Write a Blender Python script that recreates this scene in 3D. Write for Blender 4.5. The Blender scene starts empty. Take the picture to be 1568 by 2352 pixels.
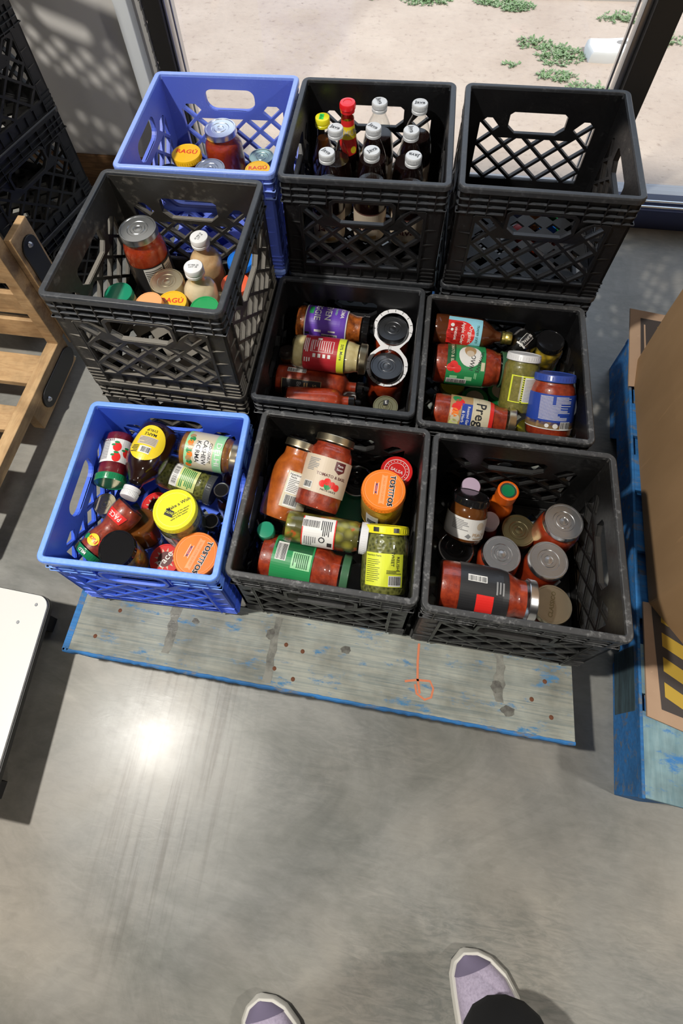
import bpy, bmesh, math, random
from mathutils import Vector, Matrix, Euler
random.seed(7)
SC = bpy.context.scene
COL = SC.collection
PI = math.pi

# ---------------------------------------------------------------- camera
cam_d = bpy.data.cameras.new('camera')
cam = bpy.data.objects.new('camera', cam_d)
COL.objects.link(cam)
cam.location = (0.08504891, -0.41097414, 1.47401556)
cam.rotation_euler = Euler((0.561842795, 0.056747052, 0.170220804), 'XYZ')
cam_d.sensor_fit = 'VERTICAL'
cam_d.sensor_height = 36.0
cam_d.sensor_width = 24.0
cam_d.lens = 1417.4204 / 2352 * 36.0
cam_d.shift_x = 77.29 / 2352
cam_d.shift_y = -293.08 / 2352
cam_d.clip_start = 0.02
cam_d.clip_end = 200
SC.camera = cam

# ---------------------------------------------------------------- view
SC.view_settings.view_transform = 'Standard'
SC.view_settings.look = 'None'
SC.view_settings.gamma = 1.0
SC.view_settings.exposure = 0.0
SC.cycles.transparent_max_bounces = 24
SC.cycles.max_bounces = 8
SC.cycles.sample_clamp_indirect = 4.0

# ---------------------------------------------------------------- sky and sun
world = bpy.data.worlds.new('sky')
SC.world = world
world.use_nodes = True
wn = world.node_tree
bg = wn.nodes['Background']
bg.inputs[0].default_value = (0.70, 0.80, 1.0, 1)
bg.inputs[1].default_value = 1.45
sun_d = bpy.data.lights.new('sun', 'SUN')
sun_d.energy = 3.1
sun_d.angle = math.radians(3.0)
sun_d.color = (1.0, 0.95, 0.88)
sun = bpy.data.objects.new('sun', sun_d)
COL.objects.link(sun)
# high sun, slightly behind the building, so it only reaches the ground outside
sdir = Vector((-0.45, 0.048, -1.0)).normalized()
sun.rotation_euler = sdir.to_track_quat('-Z', 'Y').to_euler()

def area(name, loc, size, power, color):
    d = bpy.data.lights.new(name, 'AREA')
    d.shape = 'DISK'
    d.size = size
    d.energy = power
    d.color = color
    o = bpy.data.objects.new(name, d)
    COL.objects.link(o)
    o.location = loc
    return o
LAMPS = [((-1.18, -0.46, 3.08), 0.12, 98), ((2.75, -0.95, 3.08), 0.30, 62), ((0.6, -3.2, 3.08), 0.5, 14)]
for i, (l, s, p) in enumerate(LAMPS):
    area('ceiling_lamp_light', l, s, p, (1.0, 0.955, 0.88))

# ---------------------------------------------------------------- helpers
def tag(o, label=None, cat=None, group=None, kind=None):
    if label: o['label'] = label
    if cat: o['category'] = cat
    if group: o['group'] = group
    if kind: o['kind'] = kind
    return o

def empty(name, loc, rot=None):
    o = bpy.data.objects.new(name, None)
    COL.objects.link(o)
    o.empty_display_size = 0.05
    o.location = loc
    if rot is not None: o.rotation_euler = rot
    return o

class MB:
    def __init__(s):
        s.v = []; s.f = []; s.m = []
    def add(s, vs, fs, m=0, M=None):
        b = len(s.v)
        for p in vs:
            p = Vector(p)
            if M is not None: p = M @ p
            s.v.append(tuple(p))
        for f in fs:
            s.f.append([b + i for i in f]); s.m.append(m)
    def box(s, x0, x1, y0, y1, z0, z1, m=0, M=None):
        s.add([(x0,y0,z0),(x1,y0,z0),(x1,y1,z0),(x0,y1,z0),(x0,y0,z1),(x1,y0,z1),(x1,y1,z1),(x0,y1,z1)],
              [(0,3,2,1),(4,5,6,7),(0,1,5,4),(1,2,6,5),(2,3,7,6),(3,0,4,7)], m, M)
    def lathe(s, prof, seg=36, m=0, M=None, mf=None):
        vs = []; fs = []
        n = len(prof)
        idx = []
        for (r, z) in prof:
            if r < 1e-6:
                idx.append([len(vs)]); vs.append((0, 0, z))
            else:
                idx.append(list(range(len(vs), len(vs) + seg)))
                for k in range(seg):
                    a = 2 * PI * k / seg
                    vs.append((r * math.cos(a), r * math.sin(a), z))
        b = len(s.v)
        for p in vs:
            p = Vector(p)
            if M is not None: p = M @ p
            s.v.append(tuple(p))
        for i in range(n - 1):
            A, B = idx[i], idx[i + 1]
            mm = mf(i) if mf else m
            for k in range(seg):
                k2 = (k + 1) % seg
                if len(A) == 1 and len(B) == 1: continue
                if len(A) == 1: f = [A[0], B[k2], B[k]]
                elif len(B) == 1: f = [A[k], A[k2], B[0]]
                else: f = [A[k], A[k2], B[k2], B[k]]
                s.f.append([b + q for q in f]); s.m.append(mm)
    def loft(s, loops, m=0, M=None, close=True, cap=True, ring=False):
        n = len(loops[0]); b = len(s.v)
        for L in loops:
            for p in L:
                p = Vector(p)
                if M is not None: p = M @ p
                s.v.append(tuple(p))
        K = len(loops)
        rng = range(K) if ring else range(K - 1)
        for i in rng:
            j = (i + 1) % K
            for k in range(n if close else n - 1):
                k2 = (k + 1) % n
                s.f.append([b + i*n + k, b + i*n + k2, b + j*n + k2, b + j*n + k]); s.m.append(m)
        if cap and not ring:
            s.f.append([b + k for k in range(n)][::-1]); s.m.append(m)
            s.f.append([b + (K-1)*n + k for k in range(n)]); s.m.append(m)
    def prism(s, poly, z0, z1, m=0, M=None):
        s.loft([[(x, y, z0) for x, y in poly], [(x, y, z1) for x, y in poly]], m, M)
    def mesh(s, name, mats, smooth=None):
        me = bpy.data.meshes.new(name)
        me.from_pydata(s.v, [], s.f)
        for mt in mats: me.materials.append(mt)
        me.polygons.foreach_set('material_index', s.m)
        if smooth is not None:
            me.polygons.foreach_set('use_smooth', [True] * len(s.f))
            me.update()
            me.set_sharp_from_angle(angle=math.radians(smooth))
        me.update()
        return me
    def build(s, name, mats, parent=None, smooth=None, bevel=0, fix=True):
        if not isinstance(mats, (list, tuple)): mats = [mats]
        me = s.mesh(name, mats, smooth)
        if fix:
            bm = bmesh.new(); bm.from_mesh(me)
            bmesh.ops.recalc_face_normals(bm, faces=bm.faces)
            bm.to_mesh(me); bm.free()
        o = bpy.data.objects.new(name, me)
        COL.objects.link(o)
        if parent: o.parent = parent
        if bevel:
            md = o.modifiers.new('bevel', 'BEVEL'); md.width = bevel; md.segments = 2; md.limit_method = 'ANGLE'
        return o

# ---------------------------------------------------------------- materials
def new_mat(name):
    m = bpy.data.materials.new(name); m.use_nodes = True
    nt = m.node_tree
    return m, nt, nt.nodes['Principled BSDF']

def pm(name, col, rough=0.5, metal=0.0, coat=0.0, spec=0.5, trans=0.0, emit=None):
    m, nt, b = new_mat(name)
    b.inputs['Base Color'].default_value = (*col, 1)
    b.inputs['Roughness'].default_value = rough
    b.inputs['Metallic'].default_value = metal
    b.inputs['Coat Weight'].default_value = coat
    b.inputs['Coat Roughness'].default_value = 0.08
    b.inputs['Specular IOR Level'].default_value = spec
    b.inputs['Transmission Weight'].default_value = trans
    return m

def nz(nt, scale, detail=4, rough=0.6, vec=None, dist=0.0):
    n = nt.nodes.new('ShaderNodeTexNoise')
    n.inputs['Scale'].default_value = scale
    n.inputs['Detail'].default_value = detail
    n.inputs['Roughness'].default_value = rough
    n.inputs['Distortion'].default_value = dist
    if vec is not None: nt.links.new(vec, n.inputs['Vector'])
    return n

def coords(nt, scale=(1, 1, 1), rot=(0, 0, 0), which='Object'):
    tc = nt.nodes.new('ShaderNodeTexCoord')
    mp = nt.nodes.new('ShaderNodeMapping')
    mp.inputs['Scale'].default_value = scale
    mp.inputs['Rotation'].default_value = rot
    nt.links.new(tc.outputs[which], mp.inputs['Vector'])
    return mp.outputs['Vector']

def ramp(nt, fac, stops):
    r = nt.nodes.new('ShaderNodeValToRGB')
    e = r.color_ramp.elements
    while len(e) < len(stops): e.new(0.5)
    for i, (p, c) in enumerate(stops):
        e[i].position = p; e[i].color = (*c, 1) if len(c) == 3 else c
    nt.links.new(fac, r.inputs['Fac'])
    return r

def mixc(nt, fac, a, b, blend='MIX'):
    m = nt.nodes.new('ShaderNodeMix'); m.data_type = 'RGBA'; m.blend_type = blend
    for s, v in ((0, fac), (6, a), (7, b)):
        if hasattr(v, 'links') or hasattr(v, 'is_linked'): nt.links.new(v, m.inputs[s])
        elif isinstance(v, tuple): m.inputs[s].default_value = (*v, 1)
        else: m.inputs[s].default_value = v
    return m.outputs[2]

def bump(nt, b, h, strength=0.3, dist=0.002):
    n = nt.nodes.new('ShaderNodeBump')
    n.inputs['Strength'].default_value = strength
    n.inputs['Distance'].default_value = dist
    nt.links.new(h, n.inputs['Height'])
    nt.links.new(n.outputs['Normal'], b.inputs['Normal'])

def plastic(name, base, worn, amount=0.5, rough=0.42, scale=28, dust_top_light=0.30):
    """moulded plastic with scuffed, dusty blotches"""
    m, nt, b = new_mat(name)
    v = coords(nt)
    n1 = nz(nt, scale, 8, 0.7, v); n2 = nz(nt, scale * 7, 4, 0.6, v)
    mul = nt.nodes.new('ShaderNodeMath'); mul.operation = 'MULTIPLY'
    nt.links.new(n1.outputs['Fac'], mul.inputs[0]); nt.links.new(n2.outputs['Fac'], mul.inputs[1])
    lo = 0.36 - 0.2 * amount
    r = ramp(nt, mul.outputs[0], [(lo, base), (lo + 0.22, worn)])
    ge = nt.nodes.new('ShaderNodeNewGeometry'); sx = nt.nodes.new('ShaderNodeSeparateXYZ')
    nt.links.new(ge.outputs['True Normal'], sx.inputs[0])
    up_ = ramp(nt, sx.outputs['Z'], [(0.55, (0, 0, 0)), (0.8, (dust_top_light, dust_top_light, dust_top_light))])  # lightens upward faces: settled dust plus lamp light painted on the ledges
    fin = mixc(nt, up_.outputs['Color'], r.outputs['Color'], tuple(min(1, q * 1.25 + .012) for q in worn))
    nt.links.new(fin, b.inputs['Base Color'])
    rr = ramp(nt, mul.outputs[0], [(0.1, (rough - .08,) * 3), (0.5, (min(1, rough + .3),) * 3)])
    nt.links.new(rr.outputs['Color'], b.inputs['Roughness'])
    bump(nt, b, n2.outputs['Fac'], 0.12, 0.0006)
    return m

def wood(name, light, dark, scale=(3, 40, 40), paint=None, paint_amt=0.5, stain=0.5, rough=0.75):
    m, nt, b = new_mat(name)
    v = coords(nt, scale)
    g = nz(nt, 3.0, 6, 0.6, v, 1.2)
    r = ramp(nt, g.outputs['Fac'], [(0.28, dark), (0.62, light)])
    vv = coords(nt)
    s = nz(nt, 9, 5, 0.6, vv)
    rs = ramp(nt, s.outputs['Fac'], [(0.45 - .1 * stain, (1, 1, 1)), (0.78, (0.35, 0.33, 0.3))])
    c = mixc(nt, 1.0, r.outputs['Color'], rs.outputs['Color'], 'MULTIPLY')
    if paint:
        p = nz(nt, 14, 8, 0.75, coords(nt, (1, 2.5, 2.5)))
        rp = ramp(nt, p.outputs['Fac'], [(0.62 - .35 * paint_amt, (0, 0, 0)), (0.70 - .3 * paint_amt, (1, 1, 1))])
        c = mixc(nt, rp.outputs['Color'], c, paint)
    nt.links.new(c, b.inputs['Base Color'])
    b.inputs['Roughness'].default_value = rough
    bump(nt, b, g.outputs['Fac'], 0.5, 0.0015)
    return m

def food(name, c1, c2, scale=90, c3=None, rough=0.35, vor=False, bstr=0.5):
    m, nt, b = new_mat(name)
    v = coords(nt)
    if vor:
        t = nt.nodes.new('ShaderNodeTexVoronoi'); t.inputs['Scale'].default_value = scale
        nt.links.new(v, t.inputs['Vector'])
        r = ramp(nt, t.outputs['Distance'], [(0.15, c1), (0.62, c2)])
        h = t.outputs['Distance']
        col = r.outputs['Color']
        if c3:
            n = nz(nt, scale * 0.8, 3, 0.5, v)
            rr = ramp(nt, n.outputs['Fac'], [(0.60, (0, 0, 0)), (0.66, (1, 1, 1))])
            col = mixc(nt, rr.outputs['Color'], col, c3)
    else:
        t = nz(nt, scale, 6, 0.65, v)
        st = [(0.32, c1), (0.62, c2)]
        if c3: st.append((0.74, c3))
        r = ramp(nt, t.outputs['Fac'], st)
        h = t.outputs['Fac']; col = r.outputs['Color']
    nt.links.new(col, b.inputs['Base Color'])
    b.inputs['Roughness'].default_value = rough
    b.inputs['Coat Weight'].default_value = 0.3
    bump(nt, b, h, bstr, 0.002)
    return m

def glass(name, tint=(1, 1, 1), refl=0.06):
    m, nt, b = new_mat(name)
    nt.nodes.remove(b)
    out = nt.nodes['Material Output']
    tr = nt.nodes.new('ShaderNodeBsdfTransparent'); tr.inputs[0].default_value = (*tint, 1)
    gl = nt.nodes.new('ShaderNodeBsdfGlossy'); gl.inputs['Roughness'].default_value = 0.04
    lf = nt.nodes.new('ShaderNodeLayerWeight'); lf.inputs['Blend'].default_value = 0.5
    pw = nt.nodes.new('ShaderNodeMath'); pw.operation = 'POWER'; pw.inputs[1].default_value = 4.0
    nt.links.new(lf.outputs['Facing'], pw.inputs[0])
    lw = nt.nodes.new('ShaderNodeMath'); lw.operation = 'MULTIPLY_ADD'; lw.inputs[1].default_value = 0.85; lw.inputs[2].default_value = 0.05
    nt.links.new(pw.outputs[0], lw.inputs[0])
    mx = nt.nodes.new('ShaderNodeMixShader')
    nt.links.new(lw.outputs[0], mx.inputs[0])
    nt.links.new(tr.outputs[0], mx.inputs[1]); nt.links.new(gl.outputs[0], mx.inputs[2])
    nt.links.new(mx.outputs[0], out.inputs['Surface'])
    return m

K = {}
K['black_plastic'] = plastic('black_plastic', (0.007, 0.007, 0.008), (0.030, 0.030, 0.031), 0.25, 0.32)
K['black_scuffed'] = plastic('black_scuffed_plastic', (0.008, 0.008, 0.008), (0.070, 0.070, 0.068), 0.3, 0.34, 14)
K['black_dusty'] = plastic('black_dusty_plastic', (0.020, 0.019, 0.017), (0.15, 0.137, 0.115), 0.36, 0.45, 9, 0.85)
K['rim_black'] = plastic('worn_black_rim', (0.030, 0.033, 0.038), (0.085, 0.09, 0.10), 0.5, 0.34, 18, 0.12)
K['rim_scuffed'] = plastic('scuffed_black_rim', (0.028, 0.029, 0.031), (0.27, 0.27, 0.27), 0.48, 0.38, 22, 0.08)
K['blue_plastic'] = plastic('blue_plastic', (0.055, 0.140, 0.80), (0.09, 0.20, 0.88), 0.4, 0.34)
K['blue_rim'] = plastic('blue_plastic_rim', (0.13, 0.30, 0.95), (0.26, 0.45, 0.97), 0.5, 0.30)
K['blue2_plastic'] = plastic('violet_blue_plastic', (0.095, 0.15, 0.62), (0.15, 0.22, 0.70), 0.4, 0.38)
K['blue2_rim'] = plastic('violet_blue_plastic_rim', (0.20, 0.31, 0.80), (0.34, 0.45, 0.88), 0.5, 0.30)
K['glass'] = glass('clear_glass', (0.97, 0.985, 0.975))
K['white_pl'] = pm('white_plastic', (0.80, 0.80, 0.82), 0.35)
K['paper'] = pm('white_paper', (0.78, 0.77, 0.74), 0.45, coat=.2)
K['cream'] = pm('cream_paper', (0.62, 0.56, 0.40), 0.45, coat=.2)
K['ink'] = pm('black_ink', (0.02, 0.02, 0.022), 0.45, coat=.2)
K['greyink'] = pm('grey_ink', (0.25, 0.25, 0.25), 0.5)
K['redink'] = pm('red_ink', (0.75, 0.025, 0.02), 0.4, coat=.2)
K['dkred'] = pm('dark_red_ink', (0.42, 0.02, 0.03), 0.4, coat=.2)
K['maroon'] = pm('maroon_ink', (0.10, 0.012, 0.015), 0.4)
K['greenink'] = pm('green_ink', (0.02, 0.26, 0.08), 0.4, coat=.2)
K['dkgreen'] = pm('dark_green_ink', (0.01, 0.09, 0.03), 0.4, coat=.2)
K['mint'] = pm('mint_ink', (0.33, 0.68, 0.36), 0.4, coat=.2)
K['yellowink'] = pm('yellow_ink', (0.88, 0.66, 0.02), 0.4, coat=.2)
K['limeink'] = pm('lime_ink', (0.74, 0.80, 0.05), 0.4, coat=.2)
K['paleyellow'] = pm('pale_yellow_ink', (0.66, 0.70, 0.25), 0.4, coat=.2)
K['orangeink'] = pm('orange_ink', (0.90, 0.22, 0.02), 0.4, coat=.2)
K['blueink'] = pm('blue_ink', (0.02, 0.06, 0.36), 0.4, coat=.2)
K['skyink'] = pm('sky_blue_ink', (0.30, 0.66, 0.80), 0.4, coat=.2)
K['purple'] = pm('purple_ink', (0.13, 0.05, 0.42), 0.4, coat=.2)
K['tan'] = pm('tan_ink', (0.45, 0.28, 0.12), 0.4, coat=.2)
K['beige'] = pm('beige_paper', (0.60, 0.50, 0.38), 0.5)
# contents
CON = {
 'jam': food('jam', (0.10, 0.004, 0.010), (0.20, 0.012, 0.018), 60),
 'syrup': pm('dark_syrup', (0.020, 0.006, 0.004), 0.15, coat=.5),
 'cola': pm('dark_drink', (0.010, 0.0035, 0.003), 0.12, coat=.5),
 'black': pm('black_sauce', (0.006, 0.006, 0.006), 0.15, coat=.5),
 'curry': food('curry_sauce', (0.20, 0.07, 0.015), (0.38, 0.16, 0.03), 80),
 'relish': food('green_relish', (0.055, 0.06, 0.014), (0.20, 0.20, 0.05), 150, vor=True),
 'darkgreen': food('dark_green_relish', (0.03, 0.04, 0.02), (0.10, 0.12, 0.05), 90),
 'greensalsa': food('green_salsa', (0.13, 0.12, 0.022), (0.24, 0.21, 0.045), 120),
 'salsa': food('salsa', (0.16, 0.02, 0.010), (0.38, 0.05, 0.02), 85, (0.20, 0.13, 0.04)),
 'tomato': food('tomato_sauce', (0.17, 0.014, 0.007), (0.40, 0.048, 0.014), 75, (0.52, 0.09, 0.025)),
 'tomato2': food('smooth_tomato_sauce', (0.28, 0.026, 0.007), (0.42, 0.045, 0.010), 130, bstr=.2),
 'veggie': food('chunky_vegetable_sauce', (0.10, 0.02, 0.006), (0.55, 0.14, 0.02), 75, (0.65, 0.28, 0.05)),
 'vodka': food('orange_sauce', (0.34, 0.07, 0.008), (0.54, 0.13, 0.016), 60, bstr=.2),
 'queso': food('yellow_dip', (0.48, 0.26, 0.04), (0.66, 0.40, 0.08), 50, bstr=.2),
 'peppers': food('yellow_peppers', (0.55, 0.36, 0.02), (0.16, 0.12, 0.02), 70, vor=True),
 'olives': food('green_olives', (0.33, 0.30, 0.045), (0.09, 0.08, 0.015), 52, (0.50, 0.10, 0.02), vor=True, bstr=.8),
 'amber': pm('amber_liquid', (0.16, 0.05, 0.010), 0.15, coat=.5),
 'amber2': pm('brown_vinegar', (0.11, 0.028, 0.008), 0.15, coat=.5),
 'orange': pm('orange_sleeve', (0.85, 0.16, 0.012), 0.3, coat=.3),
 'cream': food('apple_sauce', (0.58, 0.45, 0.20), (0.72, 0.60, 0.32), 60, bstr=.2),
 'creamy': food('creamy_dressing', (0.76, 0.60, 0.38), (0.84, 0.70, 0.48), 40, bstr=.1),
 'peach': food('spiced_dressing', (0.60, 0.34, 0.16), (0.72, 0.50, 0.28), 40, bstr=.1),
}
def metal(name, col, rough=0.22):
    return pm(name, col, rough, 1.0)
LM = {
 'silver': metal('silver_lid', (0.93, 0.94, 0.96), 0.27), 'silvergrey': metal('grey_silver_lid', (0.50, 0.52, 0.54), 0.30),
 'silverdark': metal('dark_silver_lid', (0.30, 0.31, 0.33), 0.3), 'gold': metal('gold_lid', (0.70, 0.61, 0.42), 0.3),
 'olivegold': metal('olive_gold_lid', (0.42, 0.37, 0.20), 0.32), 'champagne': metal('champagne_lid', (0.68, 0.60, 0.44), 0.3),
 'palegreen': metal('pale_green_lid', (0.45, 0.56, 0.48), 0.3), 'goldcap': metal('yellow_gold_cap', (0.80, 0.66, 0.18), 0.35),
 'whitemetal': pm('white_metal_cap', (0.78, 0.78, 0.78), 0.35, coat=.3),
 'whiteplastic': pm('white_screw_cap', (0.62, 0.64, 0.66), 0.38), 'white': pm('white_cap', (0.74, 0.74, 0.75), 0.35),
 'lilac': pm('lilac_cap', (0.55, 0.42, 0.55), 0.4), 'whitelilac': pm('pale_lilac_cap', (0.66, 0.60, 0.66), 0.4),
 'green': pm('green_lid', (0.01, 0.21, 0.08), 0.25, coat=.5), 'green2': pm('teal_green_lid', (0.01, 0.24, 0.13), 0.3, coat=.4),
 'green3': pm('bright_green_lid', (0.01, 0.33, 0.09), 0.4, coat=.2), 'greenrim': pm('dark_green_lid', (0.05, 0.14, 0.07), 0.4, coat=.2),
 'greencream': pm('leaf_green_lid', (0.02, 0.28, 0.07), 0.35, coat=.3),
 'yellow': pm('yellow_lid', (0.85, 0.78, 0.02), 0.35, coat=.3), 'ragu': pm('golden_yellow_lid', (0.88, 0.50, 0.01), 0.35, coat=.3),
 'red': pm('red_lid', (0.68, 0.02, 0.02), 0.3, coat=.4), 'redcap': pm('red_cap', (0.75, 0.015, 0.02), 0.25, coat=.4),
 'orange': pm('orange_lid', (0.90, 0.22, 0.02), 0.35, coat=.3), 'orangecap': pm('orange_cap', (0.85, 0.14, 0.01), 0.3, coat=.3),
 'orangered': pm('orange_red_lid', (0.75, 0.11, 0.04), 0.35, coat=.3), 'peachlid': pm('pale_orange_lid', (0.85, 0.36, 0.14), 0.4, coat=.2),
 'blue': pm('blue_lid', (0.01, 0.18, 0.72), 0.35, coat=.3), 'bluelid': pm('navy_blue_lid', (0.03, 0.07, 0.35), 0.35, coat=.3),
 'black': pm('black_lid', (0.008, 0.008, 0.009), 0.12, coat=.6), 'brown': pm('brown_cap', (0.05, 0.035, 0.03), 0.45),
 'grey': pm('dark_grey_lid', (0.06, 0.065, 0.07), 0.4), 'chrome': metal('chrome_ring', (0.75, 0.75, 0.76), 0.12),
}
for k_ in ('blackcap', 'blacknozzle', 'chromeblack'): LM[k_] = LM['black']

# ---------------------------------------------------------------- the setting
def concrete_floor():
    m, nt, b = new_mat('polished_concrete')
    v = coords(nt)
    w = nz(nt, 1.0, 6, 0.58, v, 1.3)
    w2 = nz(nt, 2.6, 8, 0.68, coords(nt, (1, 1.5, 1), (0, 0, 0.5)), 0.9)
    w3 = nz(nt, 22, 8, 0.7, coords(nt, (1, 3.2, 1), (0, 0, 0.35)), 1.0)
    r1 = ramp(nt, w.outputs['Fac'], [(0.34, (0.185, 0.187, 0.178)), (0.62, (0.335, 0.333, 0.310))])
    r2 = ramp(nt, w2.outputs['Fac'], [(0.32, (0.66, 0.68, 0.66)), (0.55, (1, 1, 1)), (0.80, (1.10, 1.08, 1.03))])
    r3 = ramp(nt, w3.outputs['Fac'], [(0.25, (0.84, 0.84, 0.84)), (0.7, (1.05, 1.05, 1.05))])
    c = mixc(nt, 1.0, r1.outputs['Color'], r2.outputs['Color'], 'MULTIPLY')
    c = mixc(nt, 1.0, c, r3.outputs['Color'], 'MULTIPLY')
    # combed dark smears and lengthwise scuffs left by carts
    sm = nz(nt, 9.0, 6, 0.7, coords(nt, (1.6, 7, 1), (0, 0, -0.35)), 2.2)
    mk = nz(nt, 1.9, 4, 0.6, coords(nt, (1, 1, 1), (0, 0, 0.9)))
    rs = ramp(nt, sm.outputs['Fac'], [(0.40, (0.70, 0.73, 0.74)), (0.60, (1, 1, 1))])
    rm = ramp(nt, mk.outputs['Fac'], [(0.50, (0, 0, 0)), (0.66, (1, 1, 1))])
    c2 = mixc(nt, 1.0, c, rs.outputs['Color'], 'MULTIPLY')
    c = mixc(nt, rm.outputs['Color'], c, c2)
    sc = nz(nt, 7.0, 5, 0.65, coords(nt, (9, 0.35, 1), (0, 0, 0.06)), 0.2)
    mk2 = nt.nodes.new('ShaderNodeTexGradient'); mk2.gradient_type = 'SPHERICAL'
    mp2 = nt.nodes.new('ShaderNodeMapping'); mp2.inputs['Location'].default_value = (0.27 * 5.5, 0.40 * 2.2, 0); mp2.inputs['Scale'].default_value = (5.5, 2.2, 0)
    tc2 = nt.nodes.new('ShaderNodeTexCoord'); nt.links.new(tc2.outputs['Object'], mp2.inputs['Vector']); nt.links.new(mp2.outputs['Vector'], mk2.inputs['Vector'])
    rc = ramp(nt, sc.outputs['Fac'], [(0.36, (0.66, 0.63, 0.60)), (0.5, (1, 1, 1)), (0.72, (1.12, 1.10, 1.08))])
    rm2 = ramp(nt, mk2.outputs['Fac'], [(0.02, (0, 0, 0)), (0.5, (1, 1, 1))])
    c3 = mixc(nt, 1.0, c, rc.outputs['Color'], 'MULTIPLY')
    c = mixc(nt, rm2.outputs['Color'], c, c3)
    wm = nz(nt, 1.6, 3, 0.5, coords(nt, (1, 1, 1), (0, 0, 2.1)))
    rw = ramp(nt, wm.outputs['Fac'], [(0.45, (1, 1, 1)), (0.68, (1.06, 0.96, 0.86))])
    c = mixc(nt, 1.0, c, rw.outputs['Color'], 'MULTIPLY')
    nt.links.new(c, b.inputs['Base Color'])
    rr = ramp(nt, w2.outputs['Fac'], [(0.3, (0.27,) * 3), (0.7, (0.42,) * 3)])
    nt.links.new(rr.outputs['Color'], b.inputs['Roughness'])
    b.inputs['Specular IOR Level'].default_value = 0.30
    b.inputs['Coat Weight'].default_value = 0.10
    b.inputs['Coat Roughness'].default_value = 0.20
    bump(nt, b, w3.outputs['Fac'], 0.06, 0.002)
    return m

def struct(name, mb, mats, **k):
    o = mb.build(name, mats, None, **k); o['kind'] = 'structure'
    return o
YW = 1.24
fl = MB(); fl.box(-3.6, 4.2, -4.2, YW + 0.06, -0.08, 0.0)
struct('floor', fl, concrete_floor())
paint = pm('wall_paint', (0.60, 0.58, 0.55), 0.7)
def wallbox(name, *a, mat=paint):
    b_ = MB(); b_.box(*a); return struct(name, b_, mat)
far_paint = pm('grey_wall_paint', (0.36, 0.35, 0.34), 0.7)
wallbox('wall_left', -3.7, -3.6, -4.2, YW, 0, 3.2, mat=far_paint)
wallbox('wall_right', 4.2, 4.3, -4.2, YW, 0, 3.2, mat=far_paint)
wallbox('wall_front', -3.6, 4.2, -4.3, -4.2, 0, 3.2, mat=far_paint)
wallbox('ceiling', -3.7, 4.3, -4.3, YW + .12, 3.2, 3.3, mat=pm('grey_ceiling_paint', (0.22, 0.22, 0.22), 0.8))
wb = MB(); wb.box(-3.6, -0.765, YW, YW + 0.12, 0, 3.2); wb.box(-0.765, 4.2, YW, YW + 0.12, 2.5, 3.2); wb.box(3.2, 4.2, YW, YW + 0.12, 0, 2.5)
struct('wall_back', wb, paint)
b_ = MB(); b_.box(-3.6, -0.80, YW - 0.012, YW, 0, 0.135)
struct('baseboard_back', b_, wood('brown_baseboard', (0.26, 0.13, 0.05), (0.13, 0.06, 0.02)), bevel=.003)
# window: dark aluminium frame with tall panes down to the floor
frame = pm('dark_bronze_frame', (0.014, 0.013, 0.012), 0.4)
bead = metal('aluminium_bead', (0.55, 0.56, 0.58), 0.3)
wroot = empty('window_1', (1.2, YW, 0)); wroot['kind'] = 'structure'
def wpart(name, boxes, mat, bevel=0.002):
    m_ = MB()
    for q in boxes: m_.box(q[0] - 1.2, q[1] - 1.2, q[2] - YW, q[3] - YW, q[4], q[5])
    return m_.build(name, mat, wroot, bevel=bevel)
wpart('frame_post', [(-0.700, -0.650, YW - .005, YW + .06, 0, 2.5)], frame)
wpart('frame_post', [(0.590, 0.655, YW - .015, YW + .06, 0, 2.5)], frame)
wpart('frame_post', [(2.0, 2.065, YW - .015, YW + .06, 0, 2.5)], frame)
wpart('frame_post', [(3.14, 3.2, YW - .015, YW + .06, 0, 2.5)], frame)
wpart('head_rail', [(-0.70, 3.2, YW, YW + .06, 2.44, 2.5)], frame)
wpart('bottom_rail', [(-0.70, 3.2, YW - .02, YW + .06, 0.0, 0.075)], pm('blue_black_rail', (0.020, 0.026, 0.06), 0.25))
wpart('glazing_bead', [(0.574, 0.590, YW + .01, YW + .045, 0.07, 2.44), (0.561, 0.567, YW + .03, YW + .045, 0.07, 2.44)], bead)
wpart('glazing_bead', [(-0.650, -0.642, YW + .01, YW + .045, 0.07, 2.44), (-0.634, -0.628, YW + .02, YW + .045, 0.07, 2.44)], bead)
for yy, zz in ((YW - .008, .0785), (YW + .016, .0805)):
    tb = MB(); tb.lathe([(.0001, -1.27), (.0045, -1.27), (.0045, 1.27), (.0001, 1.27)], 16, M=Matrix.Translation((1.925 - 1.2, yy - YW, zz)) @ Matrix.Rotation(PI / 2, 4, 'Y'))
    tb.build('sill_track', metal('bright_track', (0.90, 0.95, 1.0), 0.25), wroot, smooth=40)
wpart('glass_pane', [(-0.64, 0.575, YW + .045, YW + .049, 0.07, 2.44)], K['glass'], 0)
wpart('glass_pane', [(0.64, 2.0, YW + .045, YW + .049, 0.07, 2.44)], K['glass'], 0)
wpart('glass_pane', [(2.06, 3.14, YW + .045, YW + .049, 0.07, 2.44)], K['glass'], 0)
b_ = MB(); b_.box(-0.765, -0.725, YW - .045, YW + .05, 0, 2.5)
struct('trim_1', b_, pm('white_trim', (0.66, 0.69, 0.70), 0.5), bevel=.003)
# fuzzy weather strip between trim and frame
b_ = MB()
for i in range(300):
    z = i * 0.0083; d = random.uniform(0.001, 0.0045)
    b_.box(-0.727, -0.708 + d, YW - .012, YW + .01, z, z + 0.0083)
struct('trim_2', b_, pm('grey_pile_strip', (0.34, 0.33, 0.31), 0.9))
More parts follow.
